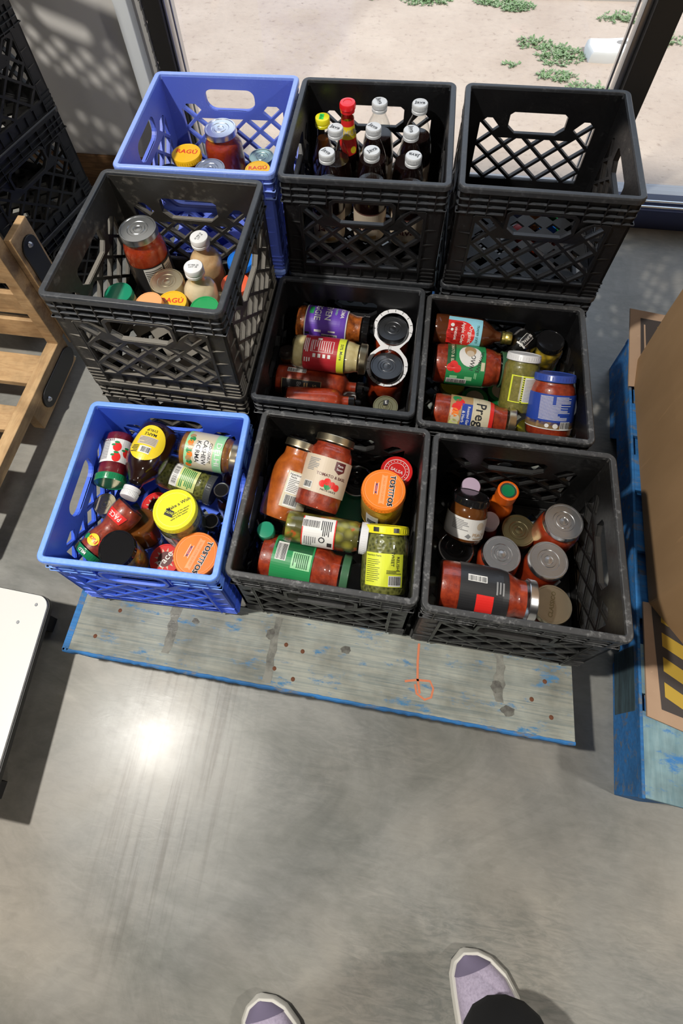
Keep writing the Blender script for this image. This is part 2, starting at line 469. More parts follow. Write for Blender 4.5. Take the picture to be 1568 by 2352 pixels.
# outside
def ground_mat():
    m, nt, b = new_mat('sandy_ground')
    v = coords(nt)
    a_ = nz(nt, 3.0, 6, 0.6, v); c_ = nz(nt, 34, 8, 0.72, coords(nt, (1, 1.25, 1)))
    r1 = ramp(nt, a_.outputs['Fac'], [(0.3, (0.47, 0.37, 0.305)), (0.7, (0.58, 0.475, 0.40))])
    r2 = ramp(nt, c_.outputs['Fac'], [(0.26, (0.55, 0.50, 0.47)), (0.42, (0.97, 0.97, 0.97)), (0.8, (1.06, 1.05, 1.04))])
    c = mixc(nt, 1.0, r1.outputs['Color'], r2.outputs['Color'], 'MULTIPLY')
    nt.links.new(c, b.inputs['Base Color']); b.inputs['Roughness'].default_value = 0.95
    bump(nt, b, c_.outputs['Fac'], 0.5, 0.01)
    return m
b_ = MB(); b_.box(-30, 30, YW + .16, 40, -0.10, -0.005)
struct('ground', b_, ground_mat())
b_ = MB(); b_.box(-6, 8, YW + .06, YW + .20, -0.09, 0.0)
struct('trim_3', b_, pm('grey_concrete_apron', (0.42, 0.42, 0.44), 0.85))
curb = MB(); curb.box(-0.10, 4.0, 2.645, 2.85, -0.05, 0.02)
tag(curb.build('concrete_curb', pm('pale_curb', (0.66, 0.64, 0.62), 0.85), bevel=.008), 'long pale concrete curb edge on the ground outside the window', 'curb')
leafm = []
for i, c in enumerate(((0.16, 0.27, 0.11), (0.22, 0.34, 0.16), (0.32, 0.40, 0.25))):
    leafm.append(pm('weed_leaf', c, 0.7))
def weed(x, y, rx, ry, n, label):
    r = empty('weed_patch', (x, y, -0.004))
    m_ = MB()
    for i in range(int(n * 1.7)):
        a1 = random.uniform(0, 2 * PI); q = random.random() ** .8
        px, py = math.cos(a1) * q * rx, math.sin(a1) * q * ry
        for j in range(5):
            a2 = random.uniform(0, 2 * PI); L = random.uniform(.006, .016); w = L * .28; up = random.uniform(.1, .8) * L
            dx, dy = math.cos(a2), math.sin(a2)
            m_.add([(px, py, 0), (px + dx*L*.5 - dy*w, py + dy*L*.5 + dx*w, up * .7), (px + dx*L, py + dy*L, up), (px + dx*L*.5 + dy*w, py + dy*L*.5 - dx*w, up * .7)], [(0, 1, 2, 3)], random.randrange(3))
    m_.build('leaves', leafm, r, fix=False)
    tag(r, label, 'weed', 'weeds on the sandy ground outside')
weed(-.38, 2.63, .07, .03, 50, 'small weed by the curb, leftmost outside the window')
weed(-.20, 2.62, .06, .02, 18, 'thin weed by the curb, second from the left outside')
weed(.03, 2.60, .12, .04, 70, 'low weed patch at the curb behind the middle bottle crate')
weed(.30, 2.60, .06, .03, 40, 'small dark weed touching the left of the bushiest curb weed')
weed(.42, 2.58, .09, .05, 120, 'bushiest bright green weed beside the curb')
weed(.86, 2.50, .10, .05, 45, 'weed near the top right corner of the first window pane')
weed(.50, 2.28, .08, .05, 45, 'weed patch at the left of the cluster beside the white slab')
weed(.60, 2.20, .10, .08, 120, 'dense weed patch in the middle of the cluster by white slab')
weed(.58, 2.05, .08, .04, 45, 'thin weed patch in front of the cluster, towards the building')
weed(.70, 1.97, .09, .05, 70, 'weed patch below the white slab beside the window post')
weed(.40, 2.12, .04, .02, 10, 'tiny weed sprig standing alone left of the cluster')
weed(1.02, 2.35, .08, .06, 40, 'weed seen through the right hand pane beyond the post')
# white slab with a flat dark disc painted as the shade in its hole
sl = MB()
pts = [(-.085, -.05), (-.02, -.06), (.07, -.055), (.085, .0), (.08, .06), (-.01, .055), (-.08, .06), (-.092, .01)]
sl.loft([[(x * 1.04, y * 1.04, 0) for x, y in pts], [(x, y, .03) for x, y in pts], [(x * .9, y * .9, .04) for x, y in pts]])
so = sl.build('white_slab', pm('white_stone', (0.80, 0.80, 0.80), 0.9), smooth=40)
so.location = (.79, 2.22, -.005); so.rotation_euler = (0, 0, .1)
tag(so, 'white broken slab lying on the ground outside near the weeds', 'slab')
hm = MB(); hm.lathe([(0, .0405), (.022, .0405), (.022, .0395)], 16, M=Matrix.Translation((.045, .02, .0)) @ Matrix.Diagonal((1, .7, 1, 1)))
hm.build('hole_shade', pm('slab_hole_shade', (0.30, 0.28, 0.27), 0.9), so)
# ceiling lamp housings
for i, (l, s, p) in enumerate(LAMPS):
    m_ = MB(); m_.lathe([(s * .5 + .012, -.0), (s * .5 + .05, .0), (s * .5 + .05, .12), (0, .12), (0, .03), (s * .5 + .012, .03), (s * .5 + .012, -.0)], 32)
    o = m_.build('ceiling_lamp', pm('lamp_housing', (0.7, 0.7, 0.7), 0.4), smooth=30)
    o.location = (l[0], l[1], l[2])
    tag(o, 'round white ceiling lamp housing ' + ('over the wooden rack at left', 'over the cardboard bin at right', 'behind the photographer')[i], 'lamp')

# ---------------------------------------------------------------- milk crates
H = 0.2816
HALF = 0.165
def rrect(h, r, n=5):
    out = []
    for cx, cy, a0 in ((h - r, h - r, 0), (-(h - r), h - r, PI/2), (-(h - r), -(h - r), PI), (h - r, -(h - r), 3*PI/2)):
        for k in range(n + 1):
            a = a0 + PI / 2 * k / n
            out.append((cx + r * math.cos(a), cy + r * math.sin(a)))
    return out

def ring(mb, prof, r=0.016, m=0):
    loops = [[(x, y, z) for x, y in rrect(h, max(0.002, r - (HALF - h)))] for h, z in prof]
    mb.loft(loops, m, ring=True)

def clip(poly, a, b, c):
    """keep a*x+b*y<=c"""
    out = []
    for i in range(len(poly)):
        p, q = poly[i], poly[(i + 1) % len(poly)]
        dp = a*p[0] + b*p[1] - c; dq = a*q[0] + b*q[1] - c
        if dp <= 0: out.append(p)
        if (dp < 0 and dq > 0) or (dp > 0 and dq < 0):
            t = dp / (dp - dq); out.append((p[0] + (q[0]-p[0])*t, p[1] + (q[1]-p[1])*t))
    return out

def parea(p):
    return abs(sum(p[i][0]*p[(i+1) % len(p)][1] - p[(i+1) % len(p)][0]*p[i][1] for i in range(len(p)))) / 2

HANDLE = [(-.042, .172), (.042, .172), (.060, .189), (.060, .219), (.052, .226), (-.052, .226), (-.060, .219), (-.060, .189)]
def arc_handle():
    # rounded hand hole of the blue crates
    out = []
    for cx, cy, a0, rr in ((.040, .230, 0, .018), (-.040, .230, PI/2, .018), (-.034, .219, PI, .024), (.034, .219, 3*PI/2, .024)):
        for k in range(6):
            a = a0 + PI / 2 * k / 5; out.append((cx + rr * math.cos(a), cy + rr * math.sin(a)))
    return out
def lattice_holes(lift=0.0):
    P = 0.0300; a = P - 0.0045
    hs = []
    for j in range(-1, 10):
        for i in range(-6, 7):
            if (i + j) % 2: continue
            cx, cy = i * P, 0.052 + j * P
            p = [(cx + a, cy), (cx, cy + a), (cx - a, cy), (cx, cy - a)]
            p = clip(p, 1, 0, .121); p = clip(p, -1, 0, .121) if p else p
            p = clip(p, 0, -1, -.050) if p else p
            p = clip(p, 0, 1, .210) if p else p
            # upper edge sweeps down on both sides towards the handle
            if p and abs(cx) <= .062: p = clip(p, 0, 1, .162 + lift)
            elif p and cx < 0: p = clip(p, 1.2, 1, .167 + lift - .072)
            elif p: p = clip(p, -1.2, 1, .167 + lift - .072)
            if p and parea(p) > 4e-5: hs.append(p)
    return hs

def flat_mesh(outline, holes, depth):
    cu = bpy.data.curves.new('c', 'CURVE'); cu.dimensions = '2D'; cu.fill_mode = 'BOTH'; cu.extrude = depth / 2
    for pts in [outline] + holes:
        sp = cu.splines.new('POLY'); sp.points.add(len(pts) - 1)
        for k, (x, y) in enumerate(pts): sp.points[k].co = (x, y, 0, 1)
        sp.use_cyclic_u = True
    o = bpy.data.objects.new('c', cu)
    me = bpy.data.meshes.new_from_object(o)
    vs = [tuple(v.co) for v in me.vertices]; fs = [tuple(p.vertices) for p in me.polygons]
    bpy.data.objects.remove(o); bpy.data.curves.remove(cu); bpy.data.meshes.remove(me)
    return vs, fs

def crate_meshes(blue=False):
    HANDLE = arc_handle() if blue else globals()['HANDLE']
    lift = .012 if blue else 0.0
    holes = lattice_holes(lift)
    S1 = flat_mesh([(-.1555, .012), (.1555, .012), (.1555, .275), (-.1555, .275)], holes + [HANDLE], .0032)
    out2 = [(-.1245, .045), (.1245, .045), (.1245, .2145), (.094 - lift, .2145), (.053, .1735 + lift), (-.053, .1735 + lift), (-.094 + lift, .2145), (-.1245, .2145)]
    S2 = flat_mesh(out2, holes, .0085)
    hc = sum(y for x, y in HANDLE) / len(HANDLE)
    big = [(x * 1.10, hc + (y - hc) * 1.26) for x, y in HANDLE]
    S3 = flat_mesh(big, [HANDLE], .0100)
    g = []
    for i in range(7):
        for j in range(7):
            if 2 <= i <= 4 and 2 <= j <= 4 and (i + j) % 2: pass
            cx, cy = (i - 3) * .0405, (j - 3) * .0405
            g.append([(cx + .0165, cy), (cx, cy + .0165), (cx - .0165, cy), (cx, cy - .0165)])
    S4 = flat_mesh(rrect(.1545, .012), g, .006)
    walls = []
    mb = MB()
    # (u, v, depth) -> wall space: x=u, y=-(dist), z=v
    def put(S, off):
        vs, fs = S
        mb.add([(x, -(off + z), y) for x, y, z in vs], fs)
    put(S1, .1545); put(S2, .1585); put(S3, .1590)
    # outside ribs between the flanges
    for k in range(-4, 5):
        mb.box(k * .035 - .001, k * .035 + .001, -.1635, -.1555, .215 if abs(k) > 1 else (.2545 if blue else .236), .270)
    for s_ in (-1, 1):
        mb.box(s_ * .1255 - .0012, s_ * .1255 + .0012, -.1635, -.1555, .014, .212)
        mb.box(min(s_*.1265, s_*.1590), max(s_*.1265, s_*.1590), -.1590, -.1540, .014, .268)
        for z in (.165, .125, .085):
            mb.add([(s_ * .126, -.1555, z), (s_ * .150, -.1555, z), (s_ * .150, -.1592, z), (s_ * .126, -.163, z),
                    (s_ * .126, -.1555, z + .002), (s_ * .150, -.1555, z + .002), (s_ * .150, -.1592, z + .002), (s_ * .126, -.163, z + .002)],
                   [(0,1,2,3),(4,5,6,7),(0,1,5,4),(1,2,6,5),(2,3,7,6),(3,0,4,7)])
        for z in (.052, .040, .028, .016):
            mb.box(min(s_*.1255, s_*.158), max(s_*.1255, s_*.158), -.1618, -.1555, z, z + .003)
    for k in range(-3, 4):
        mb.box(k * .03 - .001, k * .03 + .001, -.1605, -.1555, .014, .042)
    mb.box(-.125, .125, -.1615, -.1555, .0415, .0445)
    mb.box(-.125, .125, -.1605, -.1555, .012, .0145)
    wall = mb.mesh('side_panel', [None])
    rb = MB()
    ring(rb, [(.165, .268), (.165, .2785), (.1635, .2812), (.1625, .2816), (.1550, .2816), (.1535, .2805), (.1530, .268)])
    for z in ((.2555,) if blue else (.250, .234)):
        ring(rb, [(.1635, z), (.1635, z + .0028), (.1555, z + .0028), (.1555, z)])
    for z in ((.236, .218) if blue else (.218,)):
        for k in range(4):
            Mz = Matrix.Rotation(k * PI / 2, 4, 'Z')
            for s_ in (-1, 1): rb.box(min(s_ * .072, s_ * .1625), max(s_ * .072, s_ * .1625), -.1632, -.1555, z, z + .0028, 0, Mz)
    rim = rb.mesh('rim', [None])
    bb = MB()
    bb.add([(x, y, .008 + z) for x, y, z in S4[0]], S4[1])
    ring(bb, [(.1515, .0), (.1515, .014), (.1480, .014), (.1480, .0)])
    base = bb.mesh('base_grid', [None])
    for me in (wall, rim, base):
        bm = bmesh.new(); bm.from_mesh(me); bmesh.ops.remove_doubles(bm, verts=bm.verts, dist=1e-6)
        bmesh.ops.recalc_face_normals(bm, faces=bm.faces); bm.to_mesh(me); bm.free()
    return wall, rim, base
CRATE_BLACK = crate_meshes()
CRATE_BLUE = crate_meshes(True)

def crate(x, y, a, z, body, rim, label, group=None):
    CW, CR, CB = CRATE_BLUE if body.startswith('blue') else CRATE_BLACK
    r = empty('milk_crate', (x, y, z), (0, 0, a))
    tag(r, label, 'crate', group)
    def part(name, me, mt, rot=0):
        o = bpy.data.objects.new(name, me); COL.objects.link(o); o.parent = r
        o.rotation_euler = (0, 0, rot)
        o.material_slots[0].link = 'OBJECT'; o.material_slots[0].material = K[mt]
        return o
    for k in range(4): part('side_panel', CW, body, k * PI / 2)
    rm = part('rim', CR, rim)
    md = rm.modifiers.new('bevel', 'BEVEL'); md.width = .0008; md.segments = 2; md.limit_method = 'ANGLE'
    part('base_grid', CB, body)
    return r
P = 0.142
UP = H - 0.0115
POS = {'F1': (-0.3436, -0.0214, 0.0449), 'F2': (0, 0, 0), 'F3': (0.3336, -0.0047, 0.0004), 'M2': (-0.0336, 0.3496, 0.0018),
       'M3': (0.2991, 0.3364, 0.0011), 'M1': (-0.3683, 0.3449, -0.008), 'B1': (-0.3556, 0.6847, 0.0236),
       'B2': (-0.0192, 0.6869, 0.0167), 'B3': (0.326, 0.6902, -0.0049)}
G = 'milk crates on the blue pallet'
def C(n, lv, body, rim, label):
    x, y, a = POS[n]; crate(x, y, a, P + lv * UP, body, rim, label, G)
C('F1', 0, 'blue_plastic', 'blue_rim', 'bright blue milk crate of jars at the front left of the pallet')
C('F2', 0, 'black_scuffed', 'rim_scuffed', 'black milk crate of jars between the blue crate and right front crate')
C('F3', 0, 'black_scuffed', 'rim_scuffed', 'black milk crate of silver lidded jars overhanging front right pallet end')
C('M2', 0, 'black_plastic', 'rim_black', 'centre black milk crate with purple and red labelled jars lying down')
C('M3', 0, 'black_plastic', 'rim_scuffed', 'black milk crate with green labelled jars, middle row at the right')
C('M1', 0, 'black_dusty', 'black_dusty', 'dusty black crate underneath the left stacked crate, mostly hidden')
C('M1', 1, 'black_dusty', 'rim_black', 'dusty black milk crate stacked high at left holding tall sauce jar')
C('B1', 0, 'blue2_plastic', 'blue2_rim', 'lower blue crate under the rear blue crate, seen as a blue strip')
C('B1', 1, 'blue2_plastic', 'blue2_rim', 'violet blue milk crate in the back row by the window')
C('B2', 0, 'black_plastic', 'rim_black', 'black crate underneath the crate of white capped bottles')
C('B2', 1, 'black_plastic', 'rim_black', 'black milk crate full of white capped bottles in the back row')
C('B3', 0, 'black_plastic', 'rim_black', 'black crate underneath the empty crate at back right')
C('B3', 1, 'black_plastic', 'rim_black', 'empty black milk crate at the back right by the window')
SG = 'black crates stacked by the left wall'
for k, t in enumerate(('bottom crate of the black stack against the left wall', 'second crate up in the black stack by the left wall',
                       'third crate up in the black stack by the left wall', 'fourth crate up in the black stack by the left wall')):
    crate(-1.044, .785, math.radians(-16.8), .008 + k * UP, 'black_plastic', 'black_plastic', t, SG)

# ---------------------------------------------------------------- pallets
blue_wash = (0.03, 0.14, 0.33)
W_top = wood('weathered_board', (0.37, 0.38, 0.33), (0.20, 0.24, 0.235), (2.0, 60, 60), (0.04, 0.18, 0.36), 0.17, 0.7)
W_blue = wood('blue_painted_wood', (0.03, 0.20, 0.52), (0.02, 0.13, 0.36), (2, 30, 30), (0.16, 0.17, 0.17), 0.25, 0.3)
W_faded = wood('faded_blue_board', (0.26, 0.40, 0.44), (0.16, 0.29, 0.34), (30, 2.2, 30), (0.04, 0.20, 0.50), 0.22, 0.3)
def board(mb, x0, x1, y0, y1, z0, z1, jag=0.0, n=40, m=0, seed=1):
    """plank along x with slightly rough ends and edges"""
    rd = random.Random(seed)
    loops = []
    for i in range(n + 1):
        x = x0 + (x1 - x0) * i / n
        e = rd.uniform(-jag, jag); e2 = rd.uniform(-jag, jag) * .6
        c = .0022
        loops.append([(x, y0 + e, z0), (x, y1 + e2, z0), (x, y1 + e2, z1 - c), (x, y1 + e2 - c, z1), (x, y0 + e + c, z1), (x, y0 + e, z1 - c)])
    mb.loft(loops, m)
pal = empty('wooden_pallet', (-0.015, 0.30, 0))
tag(pal, 'weathered blue painted wooden pallet under the milk crates', 'pallet')
def pbuild(name, mb, mats, rot=0.0, origin=(-0.015, 0.30, 0)):
    for i in range(len(mb.v)):
        p = Vector(mb.v[i]) - Vector(origin); mb.v[i] = tuple(p)
    return mb.build(name, mats, pal, smooth=25)
m_ = MB(); board(m_, -.5255, -.512, -.297, -.175, .119, P - .0004, .004, 6, 0, 9)
pbuild('painted_edge', m_, W_blue)
m_ = MB(); board(m_, -.522, .486, -.298, -.155, .120, P - .001, .0012, 60, 0, 5)
fb = pbuild('deck_board', m_, W_top)
m_ = MB(); board(m_, -.524, .487, -.3000, -.2925, .119, P - .0004, .0012, 110, 0, 8)
pbuild('painted_edge', m_, W_blue)
for k, (y0, y1) in enumerate(((-.12, -.03), (.03, .12), (.18, .27), (.33, .42), (.48, .57), (.63, .72), (.77, .90))):
    m_ = MB(); board(m_, -.51, .49, y0, y1, .120, P - .001, .0015, 40, 0, 20 + k)
    pbuild('deck_board', m_, W_top)
for x in (-.49, -.035, .42):
    m_ = MB(); m_.box(x, x + .04, -.28, .90, .020, .120); pbuild('stringer', m_, W_blue)
for y in (-.28, .25, .78):
    m_ = MB(); m_.box(-.51, .48, y, y + .10, 0.0, .020); pbuild('bottom_board', m_, W_blue)
# nails in the front board
rust = pm('rusty_nail', (0.16, 0.06, 0.03), 0.8, 0.3)
for (x, y) in ((-.465, -.262), (-.07, -.215), (-.035, -.222), (-.045, -.275), (-.085, -.262), (.41, -.235), (.435, -.20), (.445, -.26), (-.43, -.205)):
    m_ = MB(); m_.lathe([(0, .0012), (.003, .0010), (.0042, 0)], 12)
    o = m_.build('nail', rust, pal, smooth=40); o.location = (x + .015, y - .30, P - .001)
def ribbon(mb, pts, w, z=0, m=0):
    L = []
    for i, (x, y) in enumerate(pts):
        a = pts[max(0, i-1)]; b = pts[min(len(pts)-1, i+1)]
        d = Vector((b[0]-a[0], b[1]-a[1])); d.normalize()
        L.append([(x - d.y*w, y + d.x*w, z), (x + d.y*w, y - d.x*w, z)])
    for i in range(len(L) - 1):
        mb.add([L[i][0], L[i][1], L[i+1][1], L[i+1][0]], [(0, 1, 2, 3)], m)
m_ = MB()
chalk = pm('orange_chalk', (0.62, 0.20, 0.10), 0.9)
ox, oy = .205, -.225
ribbon(m_, [(ox - .012, oy + .055), (ox - .012, oy + .02), (ox - .010, oy - .01), (ox - .004, oy - .035)], .0022)
ribbon(m_, [(ox - .034, oy - .018), (ox - .012, oy - .012), (ox + .014, oy - .010), (ox + .021, oy - .022), (ox + .018, oy - .038), (ox + .006, oy - .044), (ox - .010, oy - .036), (ox - .014, oy - .02)], .002)
for i in range(len(m_.v)): m_.v[i] = (m_.v[i][0] + .015, m_.v[i][1] - .30, P - .0004)
m_.build('chalk_mark', chalk, pal, fix=False)
# dark knots and scorch stains in the front board
knot = food('dark_knot', (0.05, 0.045, 0.04), (0.16, 0.16, 0.14), 60, rough=.8)
for (x, y, rx, ry) in ((-.02 - .085, -.20, .010, .012), (.05, -.205, .012, .008), (.345, -.225, .012, .012), (.365, -.262, .014, .010), (-.265, -.20, .008, .006)):
    m_ = MB(); pts = []
    for k in range(14):
        a = 2 * PI * k / 14; q = random.uniform(.75, 1.1); pts.append((rx * q * math.cos(a), ry * q * math.sin(a)))
    m_.prism(pts, -.001, .0004)
    o = m_.build('knot', knot, pal); o.location = (x + .015, y - .30, P - .001)

stain = food('grey_stain', (0.10, 0.10, 0.09), (0.24, 0.24, 0.21), 40, rough=.85)
for (x, w_, y0, y1) in ((-.095, .010, -.290, -.165), (.350, .011, -.250, -.165), (-.31, .012, -.27, -.165)):
    m_ = MB(); pts = []
    for k in range(9): pts.append((x + w_ * random.uniform(.5, 1.1), y0 + (y1 - y0) * k / 8))
    for k in range(8, -1, -1): pts.append((x - w_ * random.uniform(.5, 1.1), y0 + (y1 - y0) * k / 8))
    m_.prism([(a + .015, b_2 - .30) for a, b_2 in pts], P - .0012, P - .0007)
    m_.build('stain', stain, pal)
# right hand pallet under the cardboard bin
p2 = empty('wooden_pallet', (1.134, .114, 0), (0, 0, math.radians(-4)))
tag(p2, 'blue wooden pallet at the right carrying the big cardboard bin', 'pallet')
def p2b(name, mb, mat):
    for i in range(len(mb.v)): mb.v[i] = tuple(Vector(mb.v[i]) - Vector((1.1, .15, 0)))
    return mb.build(name, mat, p2, smooth=25, bevel=.0015)
def pal2_side(x):
    m_ = MB()
    # stringer with two fork notches
    ys = [-.36, -.12, -.09, .02, .05, .24, .27, .40, .43, .655]
    prof = [(-.36, 0), (-.12, 0), (-.095, .045), (.015, .045), (.04, 0), (.24, 0), (.265, .045), (.41, .045), (.435, 0), (.655, 0), (.655, .125), (-.36, .125)]
    m_.loft([[(x, y, z) for y, z in prof], [(x + .045, y, z) for y, z in prof]])
    return m_
for x in (.597, 1.08, 1.55): p2b('stringer', pal2_side(x), W_blue)
m_ = MB(); m_.box(.5965, .600, -.22, -.10, .010, .118); p2b('bare_patch', m_, wood('dark_teal_wood', (0.06, 0.11, 0.13), (0.02, 0.03, 0.035), (30, 3, 30)))
for k, (y0, y1) in enumerate(((-.36, -.22), (-.19, -.10), (-.05, .04), (.09, .18), (.23, .32), (.37, .46), (.52, .655))):
    m_ = MB(); m_.box(.600, 1.60, y0, y1, .125, .141); p2b('deck_board', m_, W_faded if k < 2 else W_blue)
m_ = MB(); m_.box(.5955, .6015, -.362, .655, .122, .1415); p2b('painted_edge', m_, W_blue)

# ---------------------------------------------------------------- cardboard bin
def card_mat(name, c1, c2):
    m, nt, b = new_mat(name)
    v = coords(nt, (4, 4, 1)); n = nz(nt, 2.2, 5, .55, v)
    r = ramp(nt, n.outputs['Fac'], [(0.3, c1), (0.7, c2)])
    sc = nz(nt, 5, 4, .6, coords(nt, (14, 14, .8))); rs = ramp(nt, sc.outputs['Fac'], [(0.66, (0, 0, 0)), (0.74, (.5, .5, .5))])
    col = mixc(nt, rs.outputs['Color'], r.outputs['Color'], tuple(min(1, q * 1.4) for q in c2))
    nt.links.new(col, b.inputs['Base Color']); b.inputs['Roughness'].default_value = .8
    return m
card = card_mat('brown_cardboard', (0.31, 0.185, 0.085), (0.40, 0.245, 0.120))
card_pale = card_mat('pale_cardboard', (0.40, 0.26, 0.17), (0.48, 0.33, 0.22))
binr = empty('cardboard_bin', (1.127, .238, .142), (0, 0, math.radians(-2.6)))
tag(binr, 'tall eight sided brown cardboard pallet bin at the right', 'box')
def rel(mb, o=(1.13, .26, .142)):
    for i in range(len(mb.v)): mb.v[i] = tuple(Vector(mb.v[i]) - Vector(o))
m_ = MB()
oc = [(.655, -.02), (.655, .56), (.81, .76), (1.45, .76), (1.60, .56), (1.60, -.02), (1.45, -.20), (.81, -.20)]
loops = []
for z, s in ((.146, 1.0), (.35, 1.012), (.6, 1.018), (.85, 1.01), (1.05, 1.0)):
    loops.append([(1.13 + (x - 1.13) * s, .28 + (y - .28) * s, z) for x, y in oc])
inner = [[(1.13 + (x - 1.13) * .985, .28 + (y - .28) * .985, z) for x, y in oc] for z in (1.05, .16)]
m_.loft(loops + inner, 0)
rel(m_); m_.build('bin_wall', card, binr, bevel=.006)
dark_print = pm('dark_brown_print', (0.055, 0.045, 0.042), .7)
yel_print = pm('mustard_print', (0.50, 0.33, 0.04), .7)
def flap(name, quad, th, stripes, mats):
    """a sheet corner given by four 3-d points (a,b,c,d); stripes drawn in its own u,v"""
    A, B, Cc, D = [Vector(q) for q in quad]
    n = (B - A).cross(D - A).normalized()
    if n.z < 0: n = -n
    def P3(u, v, h): return (A * (1-u) * (1-v) + B * u * (1-v) + Cc * u * v + D * (1-u) * v) + n * h
    m_ = MB(); N = 8
    top = [[P3(i / N, j / N, 0) for i in range(N + 1)] for j in range(N + 1)]
    vs = [p for r_ in top for p in r_]; k0 = len(vs); vs += [p - n * th for p in vs]
    fs = []
    for j in range(N):
        for i in range(N):
            a = j * (N + 1) + i; q = (a, a + 1, a + N + 2, a + N + 1)
            fs.append(q); fs.append(tuple(k0 + t for t in q[::-1]))
    edge = [i for i in range(N)] + [j * (N+1) + N for j in range(N)] + [N * (N+1) + i for i in range(N, 0, -1)] + [j * (N+1) for j in range(N, 0, -1)]
    for i in range(len(edge)):
        a, b = edge[i], edge[(i + 1) % len(edge)]; fs.append((a, b, b + k0, a + k0))
    m_.add(vs, fs, 0)
    for (poly, mi, h) in stripes:
        m_.add([P3(u, v, h) for u, v in poly], [tuple(range(len(poly)))], mi)
    rel(m_)
    return m_.build(name, mats, binr, fix=False)
# near corner: lies flat on the pallet
st = [([(.075, .10), (1, .10), (1, .97), (.045, .97)], 1, .0006)]
for v0 in (.21, .42, .63, .84, 1.05, 1.26):
    q = clip(clip([(.095, v0), (1, v0 - .45), (1, v0 - .33), (.095, v0 + .12)], 0, -1, -.13), 0, 1, .94)
    if len(q) > 2: st.append((q, 2, .0011))
flap('corner_flap', [(.640, -.230, .148), (.98, -.30, .148), (.98, -.02, .148), (.645, -.02, .148)], .006, st, [card_pale, dark_print, yel_print])
# far corner: bent upwards
st = [([(.10, .06), (1, .06), (1, .90), (.10, .90)], 1, .0006), ([(.135, .10), (.150, .10), (.145, .82), (.130, .82)], 0, .0011)]
for u0 in (.26, .62):
    st.append(([(u0, .10), (u0 + .18, .10), (u0 + .18, .82), (u0, .82)], 2, .0011))
flap('corner_flap', [(.642, .50, .150), (.92, .52, .150), (.86, .66, .225), (.620, .665, .245)], .005, st, [card_pale, dark_print, yel_print])
# ---------------------------------------------------------------- wooden rack at the left
rk = empty('wooden_rack', (-1.1, .2, 0))
tag(rk, 'pale wooden slatted rack with black corner plates at the left edge', 'rack')
pine = wood('pale_pine', (0.62, 0.41, 0.21), (0.47, 0.28, 0.13), (4, 26, 26), None, 0, .35, .65)
pine_y = wood('pale_pine_rail', (0.64, 0.43, 0.22), (0.50, 0.30, 0.14), (26, 4, 26), None, 0, .3, .65)
def rkb(name, boxes, mat, bevel=.002, M=None):
    m_ = MB()
    for q in boxes: m_.box(*q)
    for i in range(len(m_.v)): m_.v[i] = tuple(Vector(m_.v[i]) - Vector((-1.1, .2, 0)))
    return m_.build(name, mat, rk, bevel=bevel)
rkb('side_rail', [(-.868, -.835, -.13, .47, .104, .142)], pine_y)
rkb('rail_block', [(-.868, -.836, .235, .47, .030, .104)], pine_y)
rkb('rail_block', [(-1.10, -1.06, -.10, .45, .0, .104)], pine_y)
rkb('rail_block', [(-1.40, -1.36, -.10, .45, .0, .104)], pine_y)
rkb('corner_post', [(-.866, -.832, .440, .478, .142, .64)], pine)
rkb('back_board', [(-.834, -.815, .478, .562, .10, .495)], pine)
for z0, z1 in ((.150, .225), (.255, .335), (.375, .455), (.500, .600)):
    rkb('back_slat', [(-1.45, -.866, .448, .466, z0, z1)], pine)
for y0, y1 in ((.31, .40), (.17, .24), (-.02, .09), (-.13, -.06)):
    rkb('base_slat', [(-1.45, -.868, y0, y1, .118, .138)], pine)
blk = pm('black_rubber_plate', (0.012, 0.013, 0.016), .45)
def pill(L, w):
    pts = []
    for k in range(9): a = -PI/2 + PI * k / 8; pts.append((L/2 - w + w * math.cos(a), w * math.sin(a)))
    for k in range(9): a = PI/2 + PI * k / 8; pts.append((-L/2 + w + w * math.cos(a), w * math.sin(a)))
    return pts
def plate(loc, L, w, vertical):
    m_ = MB()
    if vertical: Mx = Matrix(((0, 0, 1, 0), (0, 1, 0, 0), (1, 0, 0, 0), (0, 0, 0, 1)))
    else: Mx = Matrix(((0, 0, 1, 0), (1, 0, 0, 0), (0, 1, 0, 0), (0, 0, 0, 1)))
    m_.prism(pill(L, w), 0, .006, 0, Mx)
    o = m_.build('corner_plate', blk, rk, smooth=40, bevel=.001); o.location = Vector(loc) - Vector((-1.1, .2, 0))
    b2 = MB(); b2.lathe([(0, .012), (.004, .012), (.006, .010), (.008, .006)], 14, M=Mx @ Matrix.Translation(((L/2 - .022) * (1 if vertical else -1), 0, 0)))
    b2.build('bolt', metal('steel_bolt', (0.5, 0.5, 0.52), .35), o, smooth=40)
plate((-.815, .520, .365), .20, .030, True)
plate((-.835, .375, .080), .19, .033, False)

